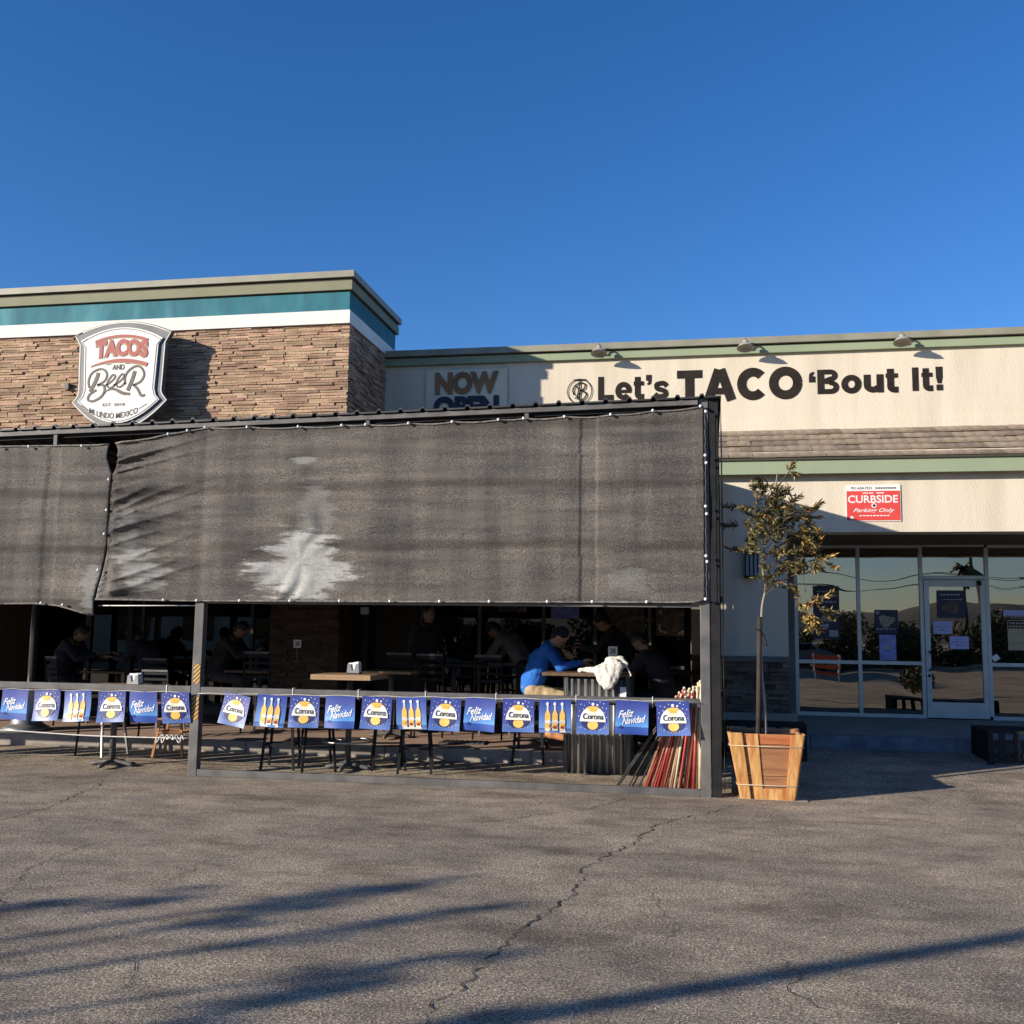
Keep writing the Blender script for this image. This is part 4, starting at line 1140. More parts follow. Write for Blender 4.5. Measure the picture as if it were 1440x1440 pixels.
# ================================================================ banner NOW OPEN
bn = thing('open_banner', (-3.67, 15.58, 4.9), 'white vinyl NOW OPEN banner on the shaded upper wall beside the stone tower', 'banner')
mb = MB(); grid(mb, 30, 20, lambda u, v: (-4.33+1.33*u, 15.585 - .010 - .008*nz3(u*4, 2, v*3), 4.88+.92*v)); mb.build('sheet', mat('banner_vinyl', (.68, .57, .40), (.75, .64, .47), 2, .5), bn)
mb = MB(); text_fit(mb, 'NOW', -4.18, -3.14, 5.395, 5.765, 15.555, bold=.065); mb.build('word_now', mat('banner_brown', (.20, .085, .03), (.32, .15, .055), 2, .6), bn)
mb = MB(); text_fit(mb, 'OPEN', -4.20, -3.13, 4.99, 5.37, 15.555, bold=.065); mb.build('word_open', mat('banner_navy', (.012, .015, .035), None, rough=.6), bn)
mb = MB()
for x, z in ((-4.31, 5.78), (-3.02, 5.78)): mb = MB().ball((x, 15.565, z), .016, 8, 6); mb.build('grommet', M['white'], bn)

# ================================================================ wall lettering
wl = thing('wall_lettering', (1, 15.59, 5.2), 'large black slogan lettering with a round monogram across the cream upper wall', 'lettering')
def arcp(cx, cz, rx, rz, a0, a1, n=28): return [(cx+rx*cos(radians(a0+(a1-a0)*i/n)), cz+rz*sin(radians(a0+(a1-a0)*i/n))) for i in range(n+1)]
def glyph(ch, w):
    """heavy grotesque letter as strokes, cap height 1; returns (advance width, [(points, width)])"""
    h = w/2; xh = .74; rx = lambda W: W/2-h
    if ch == 'T': return .80, [([(0, 1-h*.9), (.80, 1-h*.9)], w*.9), ([(.40, 1-w*.85), (.40, 0)], w)]
    if ch == 'A': return 1.0, [([(h*.95, 0), (.475, 1)], w*1.02), ([(1-h*.95, 0), (.525, 1)], w*1.02), ([(.22, .30), (.78, .30)], w*.72)]
    if ch == 'C': return .94, [(arcp(.49, .5, .49-h, .52-h, 42, 318, 36), w)]
    if ch == 'O': return 1.02, [(arcp(.51, .5, .51-h, .52-h, 0, 360, 44), w)]
    if ch == 'L': return .66, [([(h, 1), (h, 0)], w), ([(w, h*.9), (.66, h*.9)], w*.9)]
    if ch == 'I': return w, [([(h, 1), (h, 0)], w)]
    if ch == 'B': return .78, [([(h, 1), (h, 0)], w), ([(w, 1-h*.8), (.42, 1-h*.8)] + arcp(.46, .755, .28-h*.9, .245-h*.8, 90, -90, 16) + [(w, .51)], w*.8), ([(w, .51), (.45, .51)] + arcp(.48, .27, .30-h*.9, .27-h*.8, 90, -90, 16) + [(w, h*.8)], w*.8)]
    if ch == 'o': return .72, [(arcp(.36, xh/2, .36-h*.95, xh/2+.015-h*.95, 0, 360, 40), w*.95)]
    if ch == 'e': return .70, [(arcp(.35, xh/2, .35-h*.9, xh/2+.015-h*.9, 0, 318, 40), w*.9), ([(.70-.02, xh/2-.02), (w*.6, xh/2-.02)], w*.55)]
    if ch == 'u': return .70, [([(h, xh), (h, .30)] + arcp(.33, .30, .33-h, .30-h+.0, 180, 350, 18), w), ([(.70-h, xh), (.70-h, 0)], w)]
    if ch == 't': return .44, [([(.17, .95), (.17, .24)] + arcp(.31, .22, .14, .22-h*.8, 180, 272, 10) + [(.44, h*.8)], w), ([(0, xh-.07), (.43, xh-.07)], w*.72)]
    if ch == 's': return .64, [(spline([(.57, xh*.70), (.46, xh-h*.85), (.30, xh-h*.8), (.14, xh-h*1.25), (.17, xh*.58), (.34, xh*.5), (.50, xh*.40), (.52, h*1.25), (.34, h*.8), (.18, h*.85), (.06, xh*.28)], 6), w*.82)]
    if ch == '!': return w*1.1, [([(w*.55, 1), (w*.55, .55)], [w*1.1, w*1.05]), ([(w*.55, .55), (w*.55, .30)], [w*1.05, w*.6]), ([(w*.55, w*1.0), (w*.55, 0)], w)]
    if ch == "'": return w*.95, [([(w*.5, 1.02), (w*.5, 1.02-w)], w*.95), ([(w*.68, 1.02-w), (w*.62, 1.0-w*1.35), (w*.25, 1.0-w*1.6)], [w*.6, w*.5, w*.25])]
    if ch == '`': return w*.95, [([(w*.5, .98-w), (w*.5, .98-w*2)], w*.95), ([(w*.32, .98-w), (w*.38, .98-w*.6), (w*.8, .98-w*.3)], [w*.6, w*.5, w*.25])]
def word(txt, x0, x1, z0, z1, w, gap):
    G_ = [glyph(c, w) for c in txt]; tot = sum(g[0] for g in G_) + gap*(len(txt)-1)
    sx = (x1-x0)/tot; sz = z1-z0; x = 0
    for ch, (adv, st) in zip(txt, G_):
        mb = MB()
        for k, (pts, ww) in enumerate(st):
            # widths live in letter space, so draw there and scale afterwards
            t_ = MB(); ribbon(t_, pts, ww, 0)
            mb.add([(x0+(x+a_)*sx, 15.592-.0014*k, z0+c_*sz) for a_, _, c_ in t_.v], t_.f)
        mb.build('letter', M['letter_dark'], wl); x += adv+gap
word("Let's", -1.567, -.482, 5.243, 5.615, .245, .08)
word('TACO', -.353, 1.506, 5.187, 5.672, .285, .045)
word('`Bout', 1.60, 2.876, 5.243, 5.615, .245, .08)
word('It!', 3.073, 3.498, 5.25, 5.605, .245, .12)
# monogram roundel
mb = MB(); P = [(-1.855+.19*cos(t*pi/24), 5.392+.195*sin(t*pi/24)) for t in range(49)]
ribbon(mb, P, .014, 15.585); mb.build('roundel_ring', M['letter_dark'], wl)
mb = MB(); ribbon(mb, [(-1.95, 5.575), (-1.75, 5.575)], .022, 15.584); ribbon(mb, [(-1.852, 5.575), (-1.852, 5.21)], .02, 15.583)
Q = lambda pts, w: ribbon(mb, [(-1.855+a*.19, 5.392+b_*.19) for a, b_ in spline(pts, 8)], w, 15.582)
Q([(-.45, -.3), (-.55, .1), (-.35, .5), (.1, .72), (.45, .55), (.35, .2), (.0, .05), (.4, -.05), (.55, -.35), (.25, -.7), (-.1, -.62), (-.15, -.3), (.1, -.1)], .022)
Q([(-.35, .45), (-.1, .2), (-.2, -.4), (-.4, -.6)], .018)
mb.build('roundel_monogram', M['letter_dark'], wl)

# ================================================================ barn lamps on the fascia
def lamp(x, label):
    t = thing('barn_lamp', (x, 15.36, 5.95), label, 'wall lamp', 'barn lamps along the fascia')
    mb = MB(); c = Vector((x, 15.31, 5.945)); R = Matrix.Rotation(radians(-14), 3, 'X')
    tmp = MB(); tmp.lathe((0, 0, 0), [(.130, -.040), (.126, -.034), (.105, .0), (.068, .028), (.045, .04), (.038, .08), (.028, .095), (.001, .10)], 20)
    tmp.lathe((0, 0, 0), [(.126, -.038), (.10, -.005), (.04, .02), (.001, .02)], 20)
    mb.add([tuple(c + R @ Vector(p)) for p in tmp.v], tmp.f); mb.sm = [True]*len(mb.sm)
    mb.build('lamp_shade', mat('lamp_grey', (.33, .31, .27), (.40, .38, .33), 8, .5), t)
    mb = MB(); mb.tube(spline([(x, 15.325, 6.05), (x, 15.37, 6.07), (x, 15.42, 6.03), (x, 15.44, 5.98), (x, 15.53, 5.965)], 5), .014, 8); mb.build('arm', M['trim_dark'], t)
    MB().lathe((x, 15.53, 5.955), [(.001, -.02), (.045, -.018), (.045, -.001)], 14, 'y').build('mount', M['trim_dark'], t)
    return t
lamp(-1.525, 'leftmost grey barn lamp on the fascia, above the first black word'); lamp(.67, 'middle grey barn lamp on the fascia, above the tallest black word'); lamp(2.90, 'rightmost grey barn lamp on the fascia, above the end of the black lettering')

# ================================================================ curbside sign
cs = thing('curbside_sign', (2.32, 14.59, 3.2), 'red CURBSIDE Parking Only sign with white top strip on the cream beam', 'sign')
CX0, CX1, CZ0, CZ1, CY = 1.96, 2.675, 3.215, 3.72, 14.585
MB().box(CX0, CX1, CY, CY+.013, CZ0, CZ1).build('board', M['white'], cs)
MB().box(CX0+.008, CX1-.008, CY-.003, CY-.0005, CZ0+.012, CZ1-.085).build('red_field', mat('curb_red', (.62, .055, .045), (.70, .07, .055), 4, .5), cs)
wy = CY-.005
mb = MB(); text_fit(mb, 'CURBSIDE', CX0+.025, CX1-.035, 3.468, 3.575, wy, bold=.02)
mb.build('word_curbside', M['white'], cs); mb = MB()
text_fit(mb, 'Parking Only', CX0+.09, CX1-.08, 3.325, 3.395, wy, bold=.012, shear=.4)
mb.build('words_parking_only', M['white'], cs); mb = MB()
mb.disc((CX0+.365, wy, 3.432), .034, .034, 16)
for a, b_ in ((.22, .29), (.3, .36), (.4, .5)): mb.box(CX0+a, CX0+b_, wy, wy+.001, 3.598, 3.612)
for k in range(9): mb.box(CX0+.17+k*.045, CX0+.205+k*.045, wy, wy+.001, 3.286, 3.300)
mb.disc((CX0+.07, wy, 3.265), .024, .024, 12)
tag(mb.build('fine_print', M['white'], cs), kind='stuff')
mb = MB(); mb.disc((CX0+.365, wy-.002, 3.432), .018, .018, 12); mb.disc((CX0+.368, wy-.002, 3.432), .018, .018, 12)
mb.build('emblem_dot', C_red, cs)
mb = MB(); text_fit(mb, '951-658-7531', CX0+.07, CX0+.34, 3.657, 3.692, CY-.002, bold=.01)
for k in range(12): mb.box(CX0+.39+k*.023, CX0+.405+k*.023, CY-.002, CY-.001, 3.662, 3.684)
mb.build('phone_line', M['ink'], cs)

# ================================================================ planter box with young tree
random.seed(21)
pl_ = thing('planter_box', (.62, 10.95, 0), 'tapered orange wood planter box bound with pale twine beside the patio corner', 'planter')
def pc(x, y, t):            # interpolate base->top footprint
    return None
BX0, BX1, TX0, TX1, ZT = .385, .885, .262, .975, .665
YB0, YB1, YT0, YT1 = 10.86, 11.34, 10.75, 11.45
def P3(u, v, face):
    """u across 0..1, v up 0..1 on a face"""
    xl, xr = BX0+(TX0-BX0)*v, BX1+(TX1-BX1)*v
    yf, yb = YB0+(YT0-YB0)*v, YB1+(YT1-YB1)*v
    z = .004 + (ZT-.004)*v
    if face == 'f': return Vector((xl+(xr-xl)*u, yf, z))
    if face == 'b': return Vector((xl+(xr-xl)*u, yb, z))
    if face == 'l': return Vector((xl, yf+(yb-yf)*u, z))
    return Vector((xr, yf+(yb-yf)*u, z))
NRM = {'f': Vector((0, -1, 0)), 'b': Vector((0, 1, 0)), 'l': Vector((-1, 0, 0)), 'r': Vector((1, 0, 0))}
def plank(face, u0, u1, v0, v1, out, th, m, name, slant=0):
    n = NRM[face]; q = [P3(u0, v0, face), P3(u1, v0, face), P3(u1+slant, v1, face), P3(u0+slant, v1, face)]
    vs = [p + n*(out+th) for p in q] + [p + n*out for p in q]
    mb = MB(); mb.tone = random.random()
    mb.add(vs, [(0, 1, 2, 3), (7, 6, 5, 4), (0, 4, 5, 1), (1, 5, 6, 2), (2, 6, 7, 3), (3, 7, 4, 0)])
    return mb.build(name, m, pl_, bevel=.003)
for f in 'fblr':
    for k in range(3):
        mm = (M['planter_red'] if f == 'f' else M['planter_mid']) if k == 2 else M['planter_mid']
        plank(f, 0, 1, (0, .36, .84)[k]+.004, (.36, .84, 1)[k]-.004, -.022, .020, mm, 'board')
for f in 'fblr':
    plank(f, -.015, .17, 0, 1.01, .0, .022, M['planter_light'], 'corner_batten')
    plank(f, .84, 1.015, 0, 1.0, .0, .022, M['planter_light'], 'corner_batten')
plank('f', .25, .42, .0, 1.0, .0, .010, M['planter_light'], 'face_batten', -.03)
plank('f', .30, .84, .0, .17, .001, .014, M['planter_light'], 'bottom_board')
for v in (.815, .225):
    mb = MB(); q = []
    for f, us in (('f', (0, 1)), ('r', (0, 1)), ('b', (1, 0)), ('l', (1, 0))):
        for u in us: q.append(P3(u, v, f) + NRM[f]*.028)
    q.append(q[0]); mb.tube(q, .004, 6); mb.build('twine', mat('twine', (.50, .40, .28), (.60, .50, .38), 20, .9), pl_)
mb = MB(); mb.add([P3(0, .93, 'f')+Vector((.02, .02, 0)), P3(1, .93, 'f')+Vector((-.02, .02, 0)), P3(1, .93, 'b')+Vector((-.02, -.02, 0)), P3(0, .93, 'b')+Vector((.02, -.02, 0))], [(0, 1, 2, 3)])
mb.build('soil', M['soil'], pl_)
pad = thing('plywood_pad', (.65, 11.0, .004), 'thin wooden pad lying on the asphalt under the planter box', 'board')
MB().box(.34, 1.02, 10.83, 11.3, .0045, .0095).build('sheet', M['concrete'], pad)
# stake
stake_m = mat('stake_wood', (.03, .022, .018), (.055, .04, .03), 9, .95)
stk = thing('tree_stake', (.575, 11.05, .6), 'dark wooden stake standing in the planter box beside the thin trunk', 'stake')
mb = MB(); mb.tube([(.56, 11.05, .5), (.575, 11.05, 1.2), (.588, 11.05, 1.84)], [.030, .026, .022], 8); mb.build('pole', stake_m, stk)
mb = MB(); mb.tube(spline([(.52, 11.02, 1.72), (.58, 11.0, 1.70), (.63, 11.03, 1.64), (.66, 11.02, 1.54)], 5), .008, 6); mb.build('tie', M['iron'], stk)
# tree
tr = thing('young_tree', (.62, 11.08, .6), 'young tree with olive and golden leaves growing in the wooden planter box', 'tree')
trunk_pts = spline([(.635, 11.08, .58), (.625, 11.08, .95), (.60, 11.09, 1.3), (.605, 11.09, 1.65), (.62, 11.09, 1.95), (.66, 11.09, 2.15), (.63, 11.09, 2.35), (.66, 11.1, 2.6), (.72, 11.1, 2.85), (.76, 11.1, 3.1), (.80, 11.08, 3.38)], 4)
mb = MB(); mb.tube(trunk_pts, [.019-.014*i/(len(trunk_pts)-1) for i in range(len(trunk_pts))], 8); mb.build('trunk', M['bark_pale'], tr)
rnd = random.Random(4)
branch = MB(); lv = [MB(), MB(), MB()]
def leaf(p, d, s, k):
    d = d.normalized(); side = d.cross(Vector((rnd.uniform(-1, 1), rnd.uniform(-1, 1), rnd.uniform(-1, 1)))).normalized()
    m = lv[k]; m.tone = rnd.random(); n_ = d.cross(side)
    w = s*.13
    m.add([p, p+d*s*.45+side*w+n_*s*.05, p+d*s, p+d*s*.45-side*w+n_*s*.05], [(0, 1, 2), (0, 2, 3)])
def twig(p, d, L, dens=1.0):
    pts = [p]; q = p.copy(); dd = d.normalized()
    for i in range(5):
        dd = (dd + Vector((rnd.uniform(-.25, .25), rnd.uniform(-.25, .25), rnd.uniform(-.1, .2)))).normalized(); q = q + dd*L/5; pts.append(q.copy())
    branch.tube(pts, [.006-.001*i for i in range(6)], 5, cap=False)
    for i in range(1, 6):
        for j in range(int(9*dens)):
            t = rnd.random(); pp = pts[i-1].lerp(pts[i], t)
            ld = (dd + Vector((rnd.uniform(-1, 1), rnd.uniform(-1, 1), rnd.uniform(-.9, .5)))*1.1)
            gold = pp.x > .95 and rnd.random() < .30 or rnd.random() < .05
            leaf(pp, ld, rnd.uniform(.045, .09), 1 if gold else (2 if rnd.random() < .06 else 0))
    return q
# main limbs reach out to sub-clumps: centre, count
clumps = [((.60, 2.55), .22, 12), ((.82, 2.66), .24, 16), ((1.02, 2.55), .20, 12), ((.50, 2.82), .16, 8), ((.72, 2.92), .22, 13), ((.95, 2.88), .20, 12),
          ((.64, 3.12), .10, 5), ((.88, 3.12), .14, 8), ((1.15, 2.72), .12, 6), ((1.20, 2.45), .13, 7), ((.70, 2.30), .10, 3), ((1.12, 3.0), .10, 3), ((.64, 3.33), .07, 3), ((.93, 3.38), .06, 3), ((1.06, 2.32), .10, 4), ((.84, 2.40), .12, 5)]
for (cx, cz), r, n_ in [(c_, r_ , int(n__*.9)) for c_, r_, n__ in clumps]:
    c = Vector((cx, 11.1+rnd.uniform(-.15, .15), cz))
    st = min(trunk_pts, key=lambda t: abs(t[2]-(cz-.25))); st = Vector(st)
    mid = st.lerp(c, .5) + Vector((0, 0, .04)); branch.tube(spline([tuple(st), tuple(mid), tuple(c)], 4), .007, 5, cap=False)
    for k in range(n_):
        d = Vector((rnd.gauss(0, 1), rnd.gauss(0, .8), rnd.gauss(.25, .8)))
        twig(c + Vector((rnd.gauss(0, r*.35), rnd.gauss(0, r*.4), rnd.gauss(0, r*.35))), d, r*rnd.uniform(.7, 1.3))
# low side branch to the right
lowp = spline([(.66, 11.1, 2.15), (.80, 11.05, 2.28), (.98, 11.0, 2.25), (1.06, 10.98, 2.05), (1.12, 10.97, 1.92)], 4)
lowp2 = spline([(1.01, 11.0, 2.5), (1.03, 11.0, 2.3), (1.05, 10.98, 2.1)], 4)
branch.tube(lowp2, .004, 5, cap=False)
for k in range(15):
    c = Vector((1.12+rnd.gauss(0, .085), 10.98+rnd.gauss(0, .07), 1.93+rnd.gauss(0, .10))); twig(c, Vector((rnd.gauss(.3, 1), rnd.gauss(0, .7), rnd.gauss(-.4, .6))), .13)
for k in range(5):
    c = Vector((.75+rnd.gauss(0, .06), 11.05, 2.2+rnd.gauss(0, .07))); twig(c, Vector((rnd.gauss(0, 1), rnd.gauss(0, .7), -.4)), .14, .5)
branch.build('branches', M['bark_dark'], tr)
for k, (nm, m) in enumerate((('foliage', 'leaf'), ('golden_foliage', 'leaf_gold'), ('rust_foliage', 'leaf_red'))):
    o = lv[k].build(nm, M[m], tr); tag(o, kind='stuff')

# ================================================================ benches (black slatted boxes)
def bench(x0, x1, y0, y1, z0, z1, label):
    t = thing('slatted_bench', ((x0+x1)/2, (y0+y1)/2, z0), label, 'bench', 'black slatted benches in front of the entrance')
    n = 8; w = (y1-y0)/n
    for i in range(n): MB().box(x0, x1, y0+i*w, y0+i*w+w*.68, z1-.035, z1).build('seat_slat', M['iron'], t)
    for (x, y) in ((x0+.003, y0+.003), (x1-.063, y0+.003), (x0+.003, y1-.063), (x1-.063, y1-.063)): MB().box(x, x+.06, y, y+.06, z0, z1-.037).build('leg', M['iron'], t)
    k = int((x1-x0)/.16)
    for i in range(1, k): 
        x = x0+(x1-x0)*i/k; MB().box(x-.035, x+.035, y0+.01, y0+.03, z0+.05, z1-.037).build('front_slat', M['iron'], t)
    for i in range(1, 6):
        y = y0+(y1-y0)*i/6; MB().box(x0+.01, x0+.03, y-.04, y+.04, z0+.03, z1-.037).build('side_slat', M['iron'], t)
    MB().box(x0+.033, x1-.033, y0+.033, y0+.06, z0+.08, z0+.13).build('stretcher', M['iron'], t)
bench(3.38, 5.2, 13.45, 14.26, .135, .54, 'long black slatted bench in the shade at the right edge')
bench(.22, 1.25, 13.2, 13.75, .13, .56, 'black slatted bench half hidden behind the wooden planter box')

# wall sconce
sc = thing('wall_sconce', (.67, 14.53, 2.44), 'dark barred half-cylinder wall lamp on the shaded stucco pier', 'wall lamp')
MB().box(.60, .755, 14.50, 14.598, 2.46, 2.77).build('diffuser', mat('sconce_glass', (.35, .37, .40), None, rough=.3), sc)
for z in (2.445, 2.772): MB().box(.585, .77, 14.47, 14.598, z-.015, z+.013).build('cap', M['iron'], sc)
for i in range(4): MB().box(.588+i*.055, .603+i*.055, 14.478, 14.498, 2.459, 2.756).build('bar', M['iron'], sc)

# ================================================================ posters and notices behind the glass
def poster(name, x0, x1, z0, z1, y, m, label, deco=None, cat='poster'):
    t = thing(name, ((x0+x1)/2, y, z0), label, cat)
    MB().box(x0, x1, y, y+.004, z0, z1).build('sheet', m, t)
    if deco: deco(t, x0, x1, z0, z1, y-.0015)
    return t
navy = mat('poster_navy', (.018, .022, .05), (.03, .035, .07), 5, .6)
skyp = mat('poster_sky', (.12, .2, .5), (.35, .35, .8), 9, .6)
fdp = mat('poster_food', (.40, .30, .18), (.20, .22, .16), 30, .6, c3=(.55, .50, .42), s3=18, f3=.8)
grp = mat('poster_grey', (.30, .31, .34), (.42, .43, .46), 20, .6)
brn = mat('poster_dark_brown', (.05, .035, .03), (.10, .075, .06), 12, .6, c3=(.35, .28, .2), s3=8, f3=.5)
def bars(t, x0, x1, zs, y, m, h=.02, rnd_=random.Random(1)):
    mb = MB()
    for z in zs:
        x = x0
        while x < x1-.02:
            w = rnd_.uniform(.015, .05); mb.box(x, min(x+w, x1), y, y+.001, z, z+h); x += w+.014
    o = mb.build('print_lines', m, t); tag(o, kind='stuff')
def blob(t, x, z, rx, rz, y, m, name='picture', seed=1):
    r_ = random.Random(seed); n = 22; P = []
    for i in range(n):
        a = 2*pi*i/n; k = 1+.22*sin(3*a+seed)+r_.uniform(-.12, .12); P.append((x+rx*k*cos(a), z+rz*k*sin(a)))
    MB().poly(P, y).build(name, m, t)
# the reflecting panes are at y = 17; these hang just in front of or behind them
def d1(t, x0, x1, z0, z1, y):
    bars(t, x0+.05, x1-.04, (z1-.10, z1-.18), y, grp, .022); bars(t, x0+.05, x1-.03, (z1-.27,), y, grp, .035)
    blob(t, x1-.15, z1-.42, .09, .035, y, grp, seed=2); blob(t, x0+.2, z1-.52, .13, .05, y, fdp, seed=3); blob(t, x0+.18, z1-.63, .06, .03, y, grp, seed=5)
    MB().box(x1-.16, x1-.03, y, y+.001, z0+.04, z0+.14).build('badge', grp, t)
poster('window_poster', 1.74, 2.14, 1.60, 2.44, GY-.02, navy, 'tall navy poster in the first window pane left of the door', d1)
def d2(t, x0, x1, z0, z1, y):
    blob(t, (x0+x1)/2, z1-.17, .12, .09, y, fdp, seed=7); MB().box(x0+.02, x0+.07, y, y+.001, z1-.07, z1-.02).build('badge', grp, t); bars(t, x0+.02, x1-.02, (z1-.31,), y, grp, .02)
poster('window_poster', 2.67, 3.02, 1.70, 2.07, GY-.02, navy, 'small navy food poster in the second pane, above the blue flyer', d2)
def d3(t, x0, x1, z0, z1, y):
    bars(t, x0+.02, x1-.02, (z1-.06, z1-.10), y, grp, .015); blob(t, (x0+x1)/2, z1-.2, .06, .035, y, grp, seed=9); bars(t, x0+.03, x1-.03, (z0+.14, z0+.08, z0+.04), y, skyp, .02)
poster('window_flyer', 2.73, 2.98, 1.285, 1.68, GY-.02, skyp, 'blue and violet flyer in the second pane, below the food poster', d3, 'flyer')
def d4(t, x0, x1, z0, z1, y):
    bars(t, x0+.05, x1-.05, (z1-.08,), y, grp, .025); bars(t, x0+.08, x1-.04, (z1-.15,), y, grp, .015); blob(t, (x0+x1)/2, z0+.16, .13, .09, y, brn, seed=4)
poster('door_poster', 3.60, 4.02, 1.95, 2.38, GY-.045, navy, 'navy food poster at the top of the glass door', d4)
def d5(t, x0, x1, z0, z1, y): bars(t, x0+.05, x1-.04, (z1-.05,), y, skyp, .012); bars(t, x0+.03, x1-.03, (z1-.09,), y, M['ink'], .010); bars(t, x0+.09, x1-.09, (z1-.14,), y, M['ink'], .012)
poster('paper_notice', 3.535, 3.81, 1.705, 1.90, GY-.045, M['lav_paper'], 'left and higher of the two pale lavender notices taped on the glass door', d5, 'notice')
poster('paper_notice', 3.765, 4.045, 1.475, 1.67, GY-.048, M['lav_paper'], 'right and lower of the two pale lavender notices taped on the glass door', d5, 'notice')
poster('paper_notice', 4.56, 4.95, 1.985, 2.08, GY-.045, M['lav_paper'], 'long pale notice taped high on the pane right of the door', d5, 'notice')
tanp = mat('paper_tan', (.42, .34, .22), (.50, .41, .27), 6, .8)
def d6(t, x0, x1, z0, z1, y):
    MB().box(x0+.01, x1-.01, y, y+.001, z1-.13, z1-.01).build('dark_header', M['ink'], t); bars(t, x0+.03, x1-.03, (z1-.06, z1-.11), y-.001, tanp, .025); bars(t, x0+.02, x1-.02, (z0+.10,), y, M['ink'], .006)
poster('hours_sign', 4.61, 4.98, 1.47, 1.93, GY-.045, tanp, 'tan sheet with dark header taped on the pane right of the door', d6, 'sign')
st_ = thing('tag_sticker', (4.42, GY-.045, 1.33), 'small white sticker near the bottom corner of the pane right of the door', 'sticker')
mb = MB(); mb.obox((4.425, GY-.045, 1.35), (.04, 0, .025), (0, .001, 0), (-.025, 0, .035)); mb.build('sheet', M['paper'], st_)
# posters on the dim patio glazing
for i, (x0, x1, z0, z1, m, lab) in enumerate(((-2.27, -1.84, 1.86, 2.09, skyp, 'pale blue landscape poster on the dim glazing behind the man in blue'), (-3.10, -2.65, 1.95, 2.4, brn, 'dark menu poster on the dim patio glazing left of the waiter'),
      (-1.45, -.85, 1.55, 2.3, brn, 'brown speckled poster on the dim glazing behind the napkin table'), (-.68, -.22, 1.62, 2.5, brn, 'dark round-logo poster on the dim glazing at the right end of the patio'))):
    poster('window_poster', x0, x1, z0, z1, 15.57, m, lab)
lg = thing('logo_decal', (-.45, 15.56, 1.6), 'pale curved decal at the right end of the dim patio glazing', 'decal')
mb = MB(); ribbon(mb, spline([(-.63, 1.80), (-.62, 1.70), (-.52, 1.665)], 6), .03, 15.56); ribbon(mb, spline([(-.25, 1.80), (-.26, 1.70), (-.35, 1.665)], 6), .03, 15.56); ribbon(mb, [(-.62, 2.0), (-.61, 1.93)], .035, 15.56); ribbon(mb, [(-.26, 2.0), (-.27, 1.90)], .03, 15.56)
mb.build('curl', grp, lg)
# switch box on the rear post by the high table
bxx = thing('utility_box', (-4.73, 14.05, 1.9), 'small grey box fixed to the rear patio post', 'box')
MB().box(-4.79, -4.67, 14.03, 14.095, 1.87, 1.97).build('case', M['galv'], bxx)

# ================================================================ furniture
G = gz
def floor_z(x, y):
    if y > 12.4 and x < -.45: return .226 + (y-12.56)*(.39-.226)/(17.6-12.56)
    return G(x, y)
def ped_table(x, y, zt, hw, hd, top_m, label, rz=0, ring=False, base='cross', th=.035):
    z0 = floor_z(x, y); t = thing('pedestal_table', (x, y, z0), label, 'table', None, rz)
    L0 = MB()
    def bl(mb, n, m, **k): return mb.build(n, m, t, off=(0, 0, 0), **k)
    bl(MB().box(-hw, hw, -hd, hd, zt-th-z0, zt-z0), 'tabletop', top_m, bevel=.004)
    bl(MB().tube([(0, 0, .03), (0, 0, zt-z0-.05)], .036, 14), 'column', M['grey_steel'])
    mb = MB()
    for a in range(4):
        c_, s_ = cos(a*pi/2+.0), sin(a*pi/2+.0)
        mb = MB(); mb.tube(spline([(0, 0, .055), (c_*.12, s_*.12, .05), (c_*.27, s_*.27, .022)], 4), [.03]*4+[.026]*4+[.016], 8); bl(mb, 'foot', M['grey_steel'])
    bl(MB().box(-.12, .12, -.12, .12, zt-z0-.05, zt-z0-th-.001), 'plate', M['iron'])
    if ring:
        P = [(.30*cos(k*pi/16), .30*sin(k*pi/16), .33) for k in range(33)]; bl(MB().tube(P, .011, 6), 'foot_ring', M['galv'])
        for a in range(3):
            c_, s_ = cos(a*2.09+.5), sin(a*2.09+.5); bl(MB().tube([(c_*.04, s_*.04, .33), (c_*.3, s_*.3, .33)], .008, 6), 'ring_spoke', M['galv'])
    return t
ped_table(-4.07, 11.62, 1.135, .36, .34, M['wood_top'], 'high square wood-topped table with foot ring behind the middle of the rail', 0, True, th=.06)
ped_table(-6.86, 11.28, .965, .33, .30, M['wood_top'], 'grey pedestal table behind the left rail', 0)
ped_table(-3.45, 14.2, 1.20, .42, .35, M['dark_cloth'], 'dim dark-topped high table by the standing man', 0)
ped_table(-.30, 14.0, 1.15, .45, .35, M['dark_cloth'], 'dim dark-topped high table behind the man in black', 0)
ped_table(-6.35, 14.2, 1.05, .4, .35, M['wood_dark'], 'dim table in front of the person seated left of the stone pier', 0)
ped_table(-8.55, 14.1, 1.0, .42, .35, M['wood_dark'], 'dim table between the two seated people on the left', 0)
ped_table(-4.05, 13.2, 1.12, .35, .33, M['wood_top'], 'wood-topped high table right behind the foot-ring table', 0)
